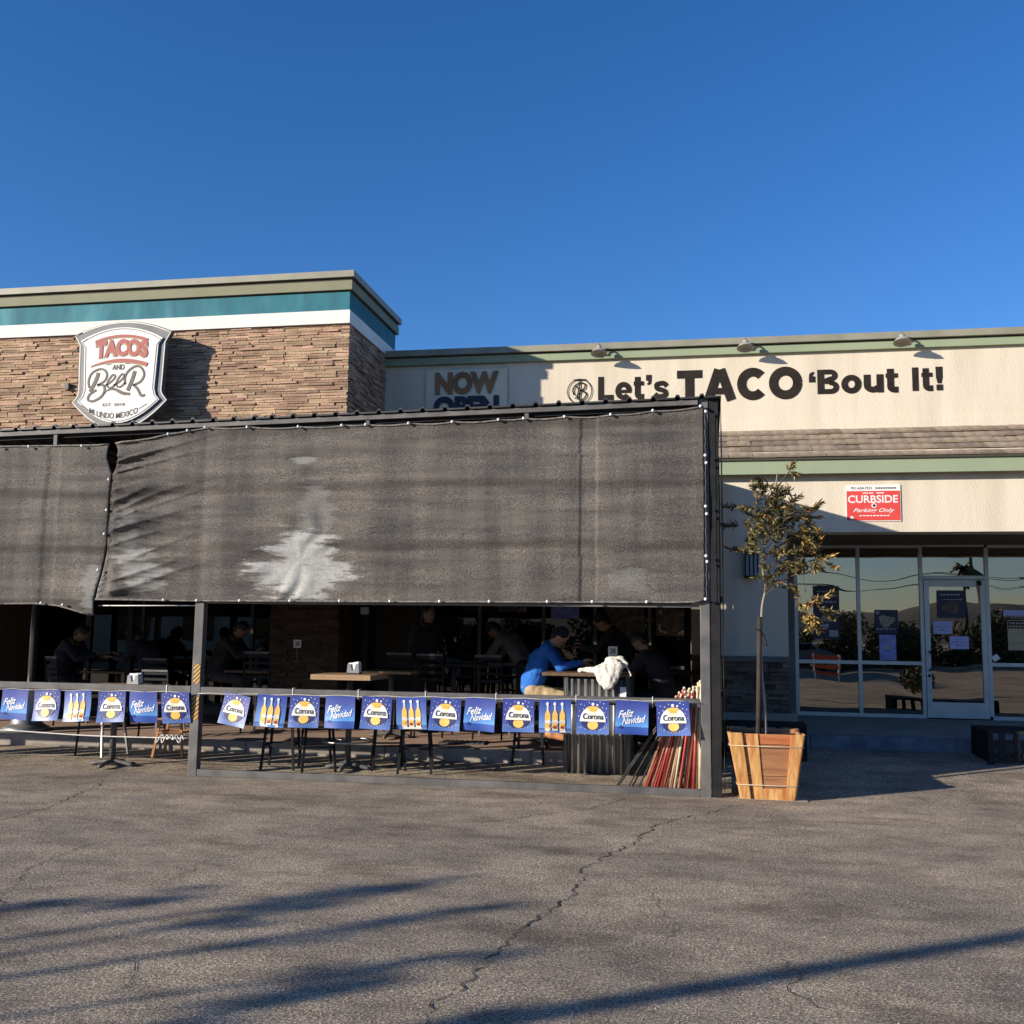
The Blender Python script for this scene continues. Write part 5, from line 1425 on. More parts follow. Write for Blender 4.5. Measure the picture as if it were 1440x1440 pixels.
# napkin holders
def napkins(x, y, z, label):
    t = thing('napkin_holder', (x, y, z), label, 'napkin holder', 'napkin holders on the tables')
    mb = MB(); mb.box(-.075, .075, -.055, .055, 0, .012); mb.build('base', M['iron'], t, off=(0, 0, 0))
    for s in (-1, 1):
        mb = MB(); mb.poly([(-.075, .012), (.075, .012), (.068, .11), (.035, .12), (.015, .04), (-.015, .04), (-.035, .12), (-.068, .11)], s*.055-.003, .006); mb.build('side_plate', M['galv'], t, off=(0, 0, 0))
    for k in range(5):
        mb = MB(); mb.poly([(-.068, .014), (.068, .014), (.062+random.uniform(-.008, .008), .135+random.uniform(-.01, .01)), (-.06, .125+random.uniform(-.01, .012))], -.042+k*.019, .015); mb.build('napkin', M['paper'], t, off=(0, 0, 0))
    return t
napkins(-4.02, 11.62, 1.136, 'white napkin holder on the foot-ring high table')
napkins(-6.62, 11.28, .966, 'white napkin holder behind the left rail, left of the hazard tape post')
# stools
def stool(h, wood=False):
    t = thing('bar_stool', (0, 0, 0), 'x', 'stool'); m = M['iron']
    MB().box(-.17, .17, -.16, .16, h-.04, h).build('seat', M['iron'] if not wood else M['wood_orange'], t, off=(0, 0, 0), bevel=.008)
    for sx in (-1, 1):
        for sy in (-1, 1):
            mb = MB(); mb.bar((sx*.135, sy*.125, h-.041), (sx*.19, sy*.18, 0), .028); mb.build('leg', m if not wood else M['wood_orange'], t, off=(0, 0, 0))
    for z in (.28, .48) if not wood else (.3,):
        k = 1-z/h; a = .135+.055*k; b = .125+.055*k
        for (p, q) in (((-a, -b), (a, -b)), ((-a, b), (a, b)), ((-a, -b), (-a, b)), ((a, -b), (a, b))):
            mb = MB(); mb.bar((p[0], p[1], z), (q[0], q[1], z), .018); mb.build('stretcher', m if not wood else M['wood_orange'], t, off=(0, 0, 0))
    return t
proto = stool(.74); first = [True]
def place_stool(x, y, rz, label, grp='black bar stools on the patio'):
    t = proto if first[0] else copy_tree(proto); first[0] = False
    t.location = (x, y, floor_z(x, y) if y < 12.4 else (gz(x, y) if y < 12.55 else floor_z(x, y))); t.rotation_euler.z = rz; t['label'] = label
    if grp: t['group'] = grp
    return t
place_stool(-4.86, 11.55, .15, 'black bar stool furthest left in the right bay, beyond the second and third pennants')
place_stool(-4.40, 11.50, .5, 'black bar stool standing left of the foot-ring table, second from the left post')
place_stool(-3.62, 11.75, .35, 'black bar stool directly right of the foot-ring table')
place_stool(-3.25, 11.62, .2, 'black bar stool right of the foot-ring table, second from it')
place_stool(-2.06, 12.48, 0, 'black bar stool under the seated man in the blue sweater')
place_stool(-.62, 12.75, .1, 'black bar stool under the man in black behind the draped table')
wst = stool(.47, True); wst['label'] = 'low orange wooden stool left of the hazard taped post'; wst['category'] = 'stool'; wst.location = (-6.50, 12.05, floor_z(-6.5, 12.05)); wst.rotation_euler.z = .1
# metal chairs
def chair(h=.46, bh=.86, seat_m=None):
    t = thing('cafe_chair', (0, 0, 0), 'x', 'chair')
    MB().box(-.20, .20, -.20, .20, h-.03, h).build('seat', seat_m or M['wood_dark'], t, off=(0, 0, 0), bevel=.01)
    for sx in (-1, 1):
        mb = MB(); mb.bar((sx*.17, -.17, h-.031), (sx*.21, -.24, 0), .026); mb.build('leg', M['galv'], t, off=(0, 0, 0))
        mb = MB(); mb.tube([(sx*.19, .24, 0), (sx*.185, .20, h), (sx*.18, .24, bh)], .013, 8); mb.build('leg', M['iron'], t, off=(0, 0, 0))
    for k in range(4):
        z = h+.14+k*.075; mb = MB(); mb.bar((-.18, .21+.02*k/3, z), (.18, .21+.02*k/3, z), .012, .03); mb.build('back_slat', M['iron'], t, off=(0, 0, 0))
    MB().bar((-.18, .24, bh), (.18, .24, bh), .026).build('back_rail', M['grey_steel'], t, off=(0, 0, 0))
    return t
cproto = chair(); cf = [True]
def place_chair(x, y, rz, label, sc=1.0):
    t = cproto if cf[0] else copy_tree(cproto); cf[0] = False
    t.location = (x, y, floor_z(x, y)); t.rotation_euler.z = rz; t['label'] = label; t['group'] = 'metal chairs on the patio'; t.scale = (1, 1, sc)
place_chair(-7.42, 11.95, 1.3, 'metal chair standing left of the left pedestal table')
place_chair(-6.98, 12.6, pi, 'metal chair behind the left pedestal table')
place_chair(-5.9, 13.3, pi, 'dim slat-backed chair left of the stone pier', 1.25)
place_chair(-4.0, 13.6, pi, 'dim slat-backed chair, leftmost of three behind the middle of the right bay', 1.25)
place_chair(-3.55, 13.5, pi, 'dim slat-backed chair, middle one of three behind the right bay', 1.25)
place_chair(-2.75, 13.45, pi, 'dim slat-backed chair, rightmost of three behind the right bay, below the waiter', 1.25)
place_chair(-7.5, 13.5, pi, 'dim chair on the pavement under the person seated near the left post', 1.1)
place_chair(-9.0, 13.5, 2.6, 'dim chair on the pavement under the leftmost seated person', 1.1)

# patio heater (only its shining base reaches into the light)
ht = thing('patio_heater', (-9.08, 12.78, floor_z(-9.1, 12.78)), 'silver patio heater base with pole standing at the far left', 'patio heater')
zb = 0
mb = MB(); mb.lathe((0, 0, 0), [(.001, 0), (.30, 0), (.30, .04), (.235, .07), (.20, .10), (.185, .52), (.19, .54), (.001, .55)], 28); mb.build('base', M['galv'], ht, off=(0, 0, 0))
mb = MB(); mb.tube([(0, 0, .54), (0, 0, 1.95)], .03, 12); mb.build('pole', M['galv'], ht, off=(0, 0, 0))
mb = MB(); mb.lathe((0, 0, 0), [(.06, 1.95), (.11, 2.0), (.11, 2.22), (.07, 2.25)], 20); mb.build('burner', M['iron'], ht, off=(0, 0, 0))
mb = MB(); mb.lathe((0, 0, 0), [(.38, 2.27), (.30, 2.32), (.001, 2.38)], 24); mb.build('reflector_hood', M['galv'], ht, off=(0, 0, 0))

# corrugated counter
CXa, CXb, CYa, CYb = -1.56, -.84, 11.92, 12.75
ct = thing('corrugated_counter', (-1.2, 12.2, G(0, 12)), 'corrugated metal bar counter with wood top where the man in blue sits', 'counter')
def corr(p, q, z0, z1, n=9):
    """corrugated sheet from p to q (xy)"""
    mb = MB(); p, q = Vector((*p, 0)), Vector((*q, 0)); d = (q-p); L = d.length; d.normalize(); nn = Vector((d.y, -d.x, 0)); K = n*8; vs = []
    for i in range(K+1):
        a = p + d*L*i/K + nn*(.022*cos(2*pi*i/8)); vs += [(a.x, a.y, z0), (a.x, a.y, z1)]
    mb.smooth = True; mb.add(vs, [(2*i, 2*i+2, 2*i+3, 2*i+1) for i in range(K)]); o = mb.build('corrugated_panel', M['galv'], ct)
    md = o.modifiers.new('t', 'SOLIDIFY'); md.thickness = .004; return o
corr((CXa, CYa), (CXb, CYa), .06, 1.12); corr((CXa, CYb), (CXa, CYa), .06, 1.12, 7); corr((CXb, CYa), (CXb, CYb), .06, 1.12, 7)
MB().box(CXa-.27, CXb+.03, CYa-.06, CYb+.1, 1.15, 1.19).build('countertop', M['wood_dark'], ct, bevel=.005)
for x, y in ((CXa-.02, CYa-.02), (CXb-.03, CYa-.02), (CXa-.02, CYb-.03), (CXb-.03, CYb-.03)): MB().box(x, x+.05, y, y+.05, .04, 1.149).build('corner_post', M['black_steel'], ct)
lb = thing('price_tag', (-.9, 11.88, .95), 'small white paper tag on the corrugated counter front', 'tag')
MB().box(-.93, -.86, 11.872, 11.874, .93, 1.04).build('sheet', M['paper'], lb)
# table number stands
def numstand(x, y, z, label):
    t = thing('table_number', (x, y, z), label, 'table number', 'table number stands')
    MB().lathe((0, 0, 0), [(.001, 0), (.045, 0), (.045, .006), (.001, .008)], 16).build('base', M['galv'], t, off=(0, 0, 0))
    MB().tube([(0, 0, .006), (0, 0, .20)], .004, 6).build('rod', M['galv'], t, off=(0, 0, 0))
    c = MB().box(-.055, .055, -.003, .003, .19, .30).build('card', M['paper'], t, off=(0, 0, 0))
    mb = MB(); text_fit(mb, '38', -.035, .035, .21, .28, -.0045, bold=.02); mb.build('digits', M['ink'], t, off=(0, 0, 0))
numstand(-1.06, 12.42, 1.191, 'table number card standing beside the white jacket on the counter')
numstand(-5.55, 13.6, 1.20, 'dim table number card left of the stone pier')
# white jacket draped over the counter edge
random.seed(8)
jk = thing('draped_jacket', (-1.1, 11.9, 1.19), 'white fleece jacket dropped over the front edge of the counter', 'jacket')
mb = MB(); jy = CYa-.10
for (p, q, r1, r2) in (((-1.10, jy+.18, 1.25), (-.92, jy+.20, 1.30), .075, .07), ((-1.18, jy+.1, 1.22), (-1.0, jy+.05, 1.28), .06, .085),
    ((-1.17, jy+.02, 1.22), (-1.13, jy-.01, 1.09), .065, .045), ((-1.09, jy, 1.24), (-1.08, jy-.02, 1.05), .06, .05), ((-1.01, jy, 1.26), (-1.03, jy-.02, 1.06), .06, .045), ((-.94, jy+.02, 1.27), (-.98, jy-.01, 1.12), .06, .045),
    ((-1.05, jy-.03, 1.15), (-1.06, jy-.03, 1.04), .05, .035), ((-1.20, jy+.1, 1.22), (-1.32, jy+.1, 1.225), .05, .035), ((-1.30, jy+.1, 1.225), (-1.40, jy+.11, 1.215), .038, .032),
    ((-1.06, jy+.12, 1.33), (-.93, jy+.12, 1.34), .055, .055), ((-.93, jy+.12, 1.34), (-.86, jy+.06, 1.30), .045, .03), ((-.87, jy+.05, 1.30), (-.80, jy+.03, 1.17), .018, .013)):
    capsule(mb, p, q, r1, r2)
fuse(mb, 'cloth', M['fleece'], jk, .012, 3, lambda p: .016*abs(nz3(p.x*16, p.y*8, p.z*5))*-1 + .006*nz3(p.x*30, p.y*30, p.z*30))

# leaning poles, each its own thing
random.seed(14)
PM = {'red': mat('pole_red', (.42, .05, .05), (.52, .09, .08), 12, .5), 'cream': mat('pole_cream', (.60, .50, .33), (.70, .60, .42), 12, .6), 'black': mat('pole_black', (.03, .03, .033), (.07, .07, .07), 12, .45), 'brown': mat('pole_brown', (.26, .12, .07), (.36, .19, .11), 12, .6)}
PLAB = {'red': 'red painted pole leaning in the bundle at the patio corner', 'cream': 'cream pole leaning in the bundle at the patio corner', 'black': 'thin black pole leaning left of the red and cream bundle', 'brown': 'brown wooden pole leaning in the bundle at the patio corner'}
seq = [(-.93, -.52, 'black', .96), (-.90, -.50, 'black', .95), (-.80, -.46, 'black', .97), (-.75, -.42, 'black', 1.0), (-.69, -.40, 'black', 1.0), (-.62, -.38, 'brown', 1.0), (-.585, -.40, 'red', 1.04), (-.55, -.36, 'brown', 1.0), (-.52, -.37, 'red', 1.06), (-.485, -.34, 'red', 1.09), (-.45, -.33, 'red', 1.08), (-.42, -.30, 'brown', 1.0), (-.39, -.29, 'red', 1.04), (-.36, -.26, 'cream', 1.03), (-.335, -.235, 'cream', 1.06), (-.305, -.22, 'cream', 1.08),
       (-.235, -.17, 'brown', 1.0), (-.205, -.155, 'cream', 1.10), (-.175, -.14, 'brown', 1.09), (-.15, -.12, 'red', 1.10), (-.125, -.10, 'red', 1.13), (-.10, -.085, 'red', 1.07), (-.075, -.07, 'cream', 1.14), (-.05, -.05, 'cream', 1.16), (-.03, -.035, 'cream', 1.12),
       (-.64, -.36, 'brown', .98), (-.60, -.37, 'red', 1.03), (-.50, -.33, 'cream', 1.02), (-.46, -.30, 'red', 1.05), (-.40, -.27, 'red', 1.06), (-.33, -.25, 'brown', 1.02), (-.27, -.20, 'cream', 1.07), (-.25, -.19, 'red', 1.05), (-.19, -.15, 'red', 1.08), (-.11, -.09, 'cream', 1.1)]
seq.sort(key=lambda s_: s_[0])
ORD = ['leftmost', 'second', 'third', 'fourth', 'fifth', 'sixth', 'seventh', 'eighth', 'ninth', 'tenth', 'eleventh', 'twelfth', 'thirteenth', 'fourteenth']; cnt = {}
PLAB = {'red': 'red painted pole from the left in the bundle leaning on the rail', 'cream': 'cream pole from the left in the bundle leaning on the rail', 'black': 'thin black pole from the left beside the leaning red and cream bundle', 'brown': 'brown wooden pole from the left in the bundle leaning on the rail'}
for i, (xb, xt, c, zt) in enumerate(seq):
    xt = xb*(.30 if c == 'black' else .42) + random.uniform(-.02, .02); xb += random.uniform(-.008, .008); yb = 11.22 + .12*abs(xb) + random.uniform(-.02, .05); yt = PY+.085+random.uniform(0, .05)
    # passes behind the rail top and leans on it
    p = Vector((xb, yb, .012)); q = Vector((xt, yt, zt))
    cnt[c] = cnt.get(c, 0)+1
    t = thing('leaning_pole', tuple(p), ORD[cnt[c]-1]+' '+PLAB[c], 'pole', {'red': 'red leaning poles', 'cream': 'cream leaning poles', 'black': 'black leaning poles', 'brown': 'brown leaning poles'}[c])
    r = {'red': .0125, 'cream': .0125, 'black': .009, 'brown': .010}[c]
    mb = MB(); mb.tube([p, p.lerp(q, .5), q], r, 8); mb.build('shaft', PM[c], t)
    mb = MB(); mb.ball(q, r*1.25, 8, 5); mb.build('tip', PM['cream' if c != 'black' else 'black'], t)

# ================================================================ people
def person(loc, rz, pose, shirt, trousers, label, vox=.014, cap=None, hairm=None, shoes=None, fine=False, long_sleeve=True, cat='person', skinm=None):
    """pose: dict of joints in local metres, x = forward, y = left, z up"""
    t = thing('person', loc, label, cat, None, rz)
    J = {k: Vector(v) for k, v in pose.items()}
    sk = skinm or M['skin']
    mb = MB()
    hd, nk, ch, pv = J['head'], J['neck'], J['chest'], J['pelvis']
    look = J.get('look', Vector((1, 0, 0))).normalized(); upv = (hd-nk).normalized(); side = upv.cross(look).normalized(); look = side.cross(upv).normalized()
    R3 = Matrix((look, side, upv)).transposed()
    ellip(mb, hd + upv*.02, .095, .076, .115, R3); ellip(mb, hd + look*.025 - upv*.05, .065, .056, .07, R3)          # skull, jaw
    capsule(mb, nk - upv*.03, hd - upv*.05, .058, .052)
    ellip(mb, hd + look*.100 - upv*.012, .018, .013, .022, R3)                                                         # nose
    ellip(mb, hd + look*.084 - upv*.062, .012, .024, .008, R3); ellip(mb, hd + look*.078 + upv*.022, .014, .05, .010, R3)   # lips, brow
    for s in (-1, 1): ellip(mb, hd + side*s*.076 - look*.005 - upv*.005, .018, .008, .03, R3)                          # ears
    for s, n_ in ((1, 'L'), (-1, 'R')):
        sh, el, wr, ha = J['sh'+n_], J['el'+n_], J['wr'+n_], J['ha'+n_]
        capsule(mb, sh, el, .046, .038); capsule(mb, el, wr, .038, .026)
        d = (ha-wr).normalized(); a = d.cross(Vector((0, 0, 1))); a = (a.normalized() if a.length > .1 else Vector((0, 1, 0))); b = a.cross(d).normalized()
        palm = wr + d*.06
        RR = Matrix((d, a, b)).transposed(); ellip(mb, palm, .052, .040, .018, RR)
        for k, (off, L) in enumerate(((-.030, .062), (-.010, .072), (.011, .068), (.030, .052))):
            p0 = palm + d*.035 + a*off; p1 = p0 + (d*.8 - b*.35).normalized()*L*.5; p2 = p1 + (d*.35 - b*.9).normalized()*L*.5
            capsule(mb, p0, p1, .0095, .0088, 8); capsule(mb, p1, p2, .0088, .0075, 8)
        q0 = palm - d*.02 - a*.032*s; q1 = q0 + (d*.6 - a*.7*s - b*.2).normalized()*.045; q2 = q1 + (d*.9 - b*.4).normalized()*.03
        capsule(mb, q0, q1, .012, .010, 8); capsule(mb, q1, q2, .010, .008, 8)
        hp, kn, an, to = J['hp'+n_], J['kn'+n_], J['an'+n_], J['to'+n_]
        capsule(mb, hp, kn, .065, .048); capsule(mb, kn, an, .046, .032); capsule(mb, an, to, .032, .026); capsule(mb, an, an - (to-an)*.25, .03, .028)
    capsule(mb, pv, ch, .11, .12); capsule(mb, ch, nk, .10, .055); capsule(mb, J['shL'], J['shR'], .055, .055)
    V0 = Vector(loc)
    def bld(mb_, nm, m, v, sm=3, disp=None):
        mb_.v = [tuple(Vector(p)) for p in mb_.v]
        me = mb_
        o = fuse_local(me, nm, m, t, v, sm, disp); return o
    bld(mb, 'body', sk, vox)
    # eyes
    for s in (-1, 1):
        e = MB(); e.ball(hd + look*.083 + side*s*.030 + upv*.004, .012, 8, 6); e.build('eye', M['ink'], t, off=(0, 0, 0))
    # shirt
    mb = MB(); capsule(mb, pv + (ch-pv)*.05, ch, .135, .150); sp_ = (ch-pv).normalized()
    back = side if False else None
    for s, n_ in ((1, 'L'), (-1, 'R')):
        sh, el, wr = J['sh'+n_], J['el'+n_], J['wr'+n_]
        capsule(mb, ch.lerp(sh, .3), sh, .11, .072); capsule(mb, sh, el, .070, .055)
        if long_sleeve: capsule(mb, el, wr.lerp(el, .06), .055, .038)
        capsule(mb, pv + (J['hp'+n_]-pv)*.5, ch.lerp(sh, .35), .12, .115)
    capsule(mb, ch, nk - upv*.005, .12, .070)
    bld(mb, 'shirt', shirt, vox, 3, lambda p: .016*nz3(p.x*7, p.y*7, p.z*12) + .010*nz3(p.x*16, p.y*16, p.z*20))
    mb = MB()
    for s, n_ in ((1, 'L'), (-1, 'R')):
        hp, kn, an = J['hp'+n_], J['kn'+n_], J['an'+n_]
        capsule(mb, hp, kn, .095, .070); capsule(mb, kn, an.lerp(kn, .12), .068, .052)
    capsule(mb, J['hpL'], J['hpR'], .105, .105); capsule(mb, pv, (J['hpL']+J['hpR'])/2, .12, .115)
    bld(mb, 'trousers', trousers, vox, 3, lambda p: .014*nz3(p.x*14, p.y*10, p.z*12))
    for s, n_ in ((1, 'L'), (-1, 'R')):
        an, to = J['an'+n_], J['to'+n_]; mb = MB(); dn = Vector((0, 0, -.03))
        capsule(mb, an + dn - (to-an)*.25, to + dn*.6, .042, .038); capsule(mb, an, an+dn, .042, .045); bld(mb, 'shoe', shoes or M['iron'], .014, 2)
    # hair or cap
    mb = MB(); ellip(mb, hd + upv*.042 - look*.018, .100, .084, .098, R3)
    if cap:
        capsule(mb, hd - look*.05 - upv*.02, hd - look*.05 + upv*.02, .068, .075)
        bld(mb, 'cap', cap, .012, 2)
        mb = MB(); ellip(mb, hd + look*.125 + upv*.055, .075, .068, .012, R3); bld(mb, 'cap_brim', cap, .008, 1)
        mb = MB(); ellip(mb, hd - look*.055 - upv*.035, .045, .066, .05, R3); bld(mb, 'hair', hairm or M['hair'], .012, 2)
    else:
        capsule(mb, hd - look*.045 - upv*.03, hd - look*.04 + upv*.04, .070, .080); bld(mb, 'hair', hairm or M['hair'], .012, 2, lambda p: .005*nz3(p.x*60, p.y*60, p.z*30))
    return t
def fuse_local(mb, name, m, parent, voxel, smooth, disp):
    me = mb.mesh(name, m)
    tmp = bpy.data.objects.new('tmp', me); col.objects.link(tmp)
    md = tmp.modifiers.new('r', 'REMESH'); md.mode = 'VOXEL'; md.voxel_size = voxel; md.use_smooth_shade = True
    if smooth:
        ms = tmp.modifiers.new('s', 'SMOOTH'); ms.factor = .5; ms.iterations = smooth
    dg = bpy.context.evaluated_depsgraph_get(); me2 = bpy.data.meshes.new_from_object(tmp.evaluated_get(dg))
    bpy.data.objects.remove(tmp); bpy.data.meshes.remove(me); me2.name = name
    if not me2.materials: me2.materials.append(m)
    if disp:
        for v in me2.vertices: v.co += v.normal*disp(v.co)
    for p in me2.polygons: p.use_smooth = True
    o = bpy.data.objects.new(name, me2); col.objects.link(o); o.parent = parent; return o
# man in blue, hunched over the counter, facing right (+X): local x -> world X
base = Vector((-2.07, 12.48, .08))
sit = dict(pelvis=(0, 0, .92), chest=(.13, 0, 1.24), neck=(.24, 0, 1.42), head=(.36, 0, 1.51), look=(1, .05, -.38),
    shL=(.22, .19, 1.37), elL=(.38, .24, 1.16), wrL=(.60, .12, 1.19), haL=(.70, .10, 1.20),
    shR=(.22, -.19, 1.37), elR=(.40, -.22, 1.15), wrR=(.64, -.12, 1.22), haR=(.72, -.06, 1.26),
    hpL=(.05, .10, .86), knL=(.44, .13, .80), anL=(.36, .12, .40), toL=(.50, .13, .36),
    hpR=(.05, -.10, .86), knR=(.42, -.14, .80), anR=(.28, -.14, .38), toR=(.43, -.15, .34))
person(tuple(base), 0, sit, M['blue_shirt'], M['khaki'], 'man in a bright blue sweater, tan trousers and dark cap hunched over the corrugated counter', vox=.010, cap=M['navy_cloth'], shoes=M['wood_orange'])
def shifted(p, **kw):
    q = dict(p); q.update(kw); return q
# man opposite (facing the man in blue), further back
def seated(x, y, rz, shirt, trs, label, seat=.74, lean=0, **kw):
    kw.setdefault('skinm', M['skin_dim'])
    fz = floor_z(x, y); k = seat-.76
    q = {n: ((v[0], v[1], v[2]+k) if n != 'look' else v) for n, v in sit.items()}
    if seat < .6:
        for s in 'LR': 
            q['an'+s] = (.38, q['an'+s][1], .08); q['to'+s] = (.52, q['to'+s][1], .05); q['kn'+s] = (.42, q['kn'+s][1], .50)
    return person((x, y, fz), rz, q, shirt, trs, label, vox=.016, **kw)
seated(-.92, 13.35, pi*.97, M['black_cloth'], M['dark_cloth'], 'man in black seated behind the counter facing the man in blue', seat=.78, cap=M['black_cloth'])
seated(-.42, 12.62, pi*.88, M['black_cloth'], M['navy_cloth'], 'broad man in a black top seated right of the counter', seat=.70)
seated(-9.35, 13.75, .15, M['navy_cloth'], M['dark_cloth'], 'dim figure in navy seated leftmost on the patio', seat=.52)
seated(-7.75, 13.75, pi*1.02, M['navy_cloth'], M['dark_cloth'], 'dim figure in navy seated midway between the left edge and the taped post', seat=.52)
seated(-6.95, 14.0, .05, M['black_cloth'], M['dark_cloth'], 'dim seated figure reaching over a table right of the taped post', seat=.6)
stand = dict(pelvis=(0, 0, .95), chest=(.02, 0, 1.28), neck=(.03, 0, 1.47), head=(.05, 0, 1.60), look=(1, 0, -.1),
    shL=(.02, .20, 1.42), elL=(.0, .27, 1.14), wrL=(.10, .26, .92), haL=(.16, .25, .85), shR=(.02, -.20, 1.42), elR=(.0, -.27, 1.14), wrR=(.10, -.26, .92), haR=(.16, -.25, .85),
    hpL=(0, .10, .90), knL=(.02, .11, .48), anL=(-.02, .12, .08), toL=(.12, .13, .05), hpR=(0, -.10, .90), knR=(.0, -.11, .48), anR=(-.04, -.12, .08), toR=(.10, -.13, .05))
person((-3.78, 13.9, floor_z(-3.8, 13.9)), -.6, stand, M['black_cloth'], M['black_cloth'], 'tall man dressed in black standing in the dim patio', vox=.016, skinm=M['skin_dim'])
bend = shifted(stand, chest=(.20, 0, 1.22), neck=(.36, 0, 1.32), head=(.47, 0, 1.38), look=(1, 0, -.6), shL=(.30, .19, 1.30), shR=(.30, -.19, 1.30), elL=(.42, .24, 1.05), elR=(.42, -.24, 1.05), wrL=(.58, .15, .98), wrR=(.58, -.15, .98), haL=(.68, .12, .96), haR=(.68, -.12, .96))
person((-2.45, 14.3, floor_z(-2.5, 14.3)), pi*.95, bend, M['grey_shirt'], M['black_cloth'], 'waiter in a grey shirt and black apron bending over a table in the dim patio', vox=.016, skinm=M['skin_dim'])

# ================================================================ the far side of the lot (seen mirrored in the glass) and the trees whose shadows cross the asphalt
random.seed(31)
ax, ay = sin(SUN_AZ), cos(SUN_AZ)
def leafmass(mb, c, r, n, rz=1.0, size=.12, rnd=random):
    for _ in range(n):
        while True:
            p = Vector((rnd.uniform(-1, 1), rnd.uniform(-1, 1), rnd.uniform(-1, 1)))
            if p.length < 1: break
        p = Vector(c) + Vector((p.x*r, p.y*r, p.z*r*rz)); mb.tone = rnd.random()
        a = Vector((rnd.gauss(0, 1), rnd.gauss(0, 1), rnd.gauss(0, 1))).normalized(); b = a.cross(Vector((rnd.gauss(0, 1), rnd.gauss(0, 1), rnd.gauss(0, 1)))).normalized()
        s = size*rnd.uniform(.6, 1.4); mb.add([p-a*s, p+b*s*.5, p+a*s, p-b*s*.5], [(0, 1, 2, 3)])
def slim_tree(start, tip, h, r, label, crown=.12, dens=90):
    """slender tree: its shadow runs from `start` to `tip` on the lot"""
    s, t = Vector((*start, 0)), Vector((*tip, 0)); d = (t-s).normalized(); L = h/TAN_E
    top = t - Vector((ax, ay, 0))*L + Vector((0, 0, h)); base = t - d*L
    root = thing('slender_tree', tuple(base), label, 'tree', 'slender trees along the far side of the lot')
    pts = [base.lerp(top, i/8) + Vector((random.uniform(-.03, .03), random.uniform(-.03, .03), 0))*(i > 0) for i in range(9)]
    mb = MB(); mb.tube(pts, [r*(1-.55*i/8) for i in range(9)], 8); mb.build('trunk', M['bark_dark'], root)
    mb = MB()
    for k in range(6):
        f = .90+.018*k; p = base.lerp(top, f); leafmass(mb, p + Vector((random.uniform(-.12, .12), random.uniform(-.12, .12), 0)), crown*(1.05-.1*k)*random.uniform(.7, 1.1), dens//6, .7, .06)
    o = mb.build('crown', M['bush'], root); tag(o, kind='stuff')
slim_tree((-3.65, 5.04), (-1.55, 7.05), 4.4, .05, 'slender tree, tallest of the row behind the viewer')
slim_tree((-3.49, 4.82), (-1.9, 6.55), 4.1, .035, 'slender tree with the thinnest trunk close beside the tallest')
slim_tree((-3.27, 4.53), (-1.15, 6.45), 4.6, .065, 'slender tree with the thickest trunk behind the viewer')
slim_tree((-2.93, 4.08), (-.95, 5.52), 4.0, .04, 'slender tree fourth in the row behind the viewer', .15)
slim_tree((-2.9, 3.6), (-1.45, 4.90), 3.9, .05, 'slender tree fifth in the row behind the viewer', .13)
slim_tree((-3.6, 2.2), (-.7, 4.72), 4.0, .03, 'slender tree nearest to the viewer', .15, 80)
slim_tree((-3.95, 5.6), (-3.0, 6.35), 4.2, .02, 'slender tree with a small tilted crown at the end of the row', .16, 110)
# street light whose shadow crosses the lot
L_ = 6.6; tipx, tipy = 1.76+6.5*ax, 6.4+6.5*ay
bs = Vector((tipx, tipy, 0)) - Vector((ax, ay, 0))*(L_/TAN_E)
sl_ = thing('street_light', tuple(bs), 'tall grey parking lot light pole with a single head', 'street lamp')
mb = MB(); mb.tube([bs, bs+Vector((0, 0, L_))], [.10, .085], 12); mb.build('pole', M['grey_steel'], sl_)
mb = MB(); mb.lathe(tuple(bs), [(.001, .01), (.28, .01), (.28, .65), (.001, .66)], 20); mb.build('footing', M['concrete'], sl_)
mb = MB(); mb.box(bs.x-.25, bs.x+.45, bs.y-.15, bs.y+.15, L_, L_+.12); mb.build('lamp_head', M['grey_steel'], sl_, bevel=.02)

# hills
hl = MB()
def ridge(u, v):
    x = -700+1400*u; h = 16+9*nz3(x*.006, 3, 0)+5*nz3(x*.02, 1, 0)+2*nz3(x*.06, 8, 0)
    return (x, -430-60*v*2, h*sin(v*pi*.5)+.0)
grid(hl, 160, 6, ridge); tag(hl.build('hills', M['hill']), kind='structure')
# far verge
vg = MB().box(-90, 90, -60, -22, -.05, .12).build('far_verge', mat('dry_grass', (.13, .11, .05), (.20, .16, .08), 6, .95)); tag(vg, kind='structure')
tag(MB().box(-90, 90, -21.99, -21.8, -.05, .15).build('far_kerb', M['concrete']), kind='structure')
# row of big shrubs
rs_ = random.Random(9); sproto = []
for k in range(3):
    mb = MB()
    for j in range(13): leafmass(mb, (rs_.uniform(-1.4, 1.4), rs_.uniform(-.7, .7), (.35 if j < 5 else rs_.uniform(.6, 2.35))), rs_.uniform(.5, .85), 300, .9, .12, rs_)
    me = mb.mesh('crown', M['bush'])
    tb = MB(); tb.tube([(0, 0, 0), (.1, 0, 1.0), (.05, .1, 1.8)], [.12, .09, .05], 8); sproto.append((me, tb.mesh('trunk', M['bark_dark'])))
for i in range(44):
    x = -46 + i*1.9 + rs_.uniform(-.5, .5); y = -24.5 + rs_.uniform(-1.6, 1.6); s = rs_.uniform(.75, 1.15)
    t = thing('tall_shrub', (x, y, .1), 'tall dense shrub in the row on the far side of the lot', 'shrub', 'tall shrubs along the far verge', rs_.uniform(0, 6)); t.scale = (s*1.15, s, s)
    for me in sproto[i % 3]:
        o = bpy.data.objects.new(me.name.split('.')[0], me); col.objects.link(o); o.parent = t
        if 'crown' in me.name: o['kind'] = 'stuff'
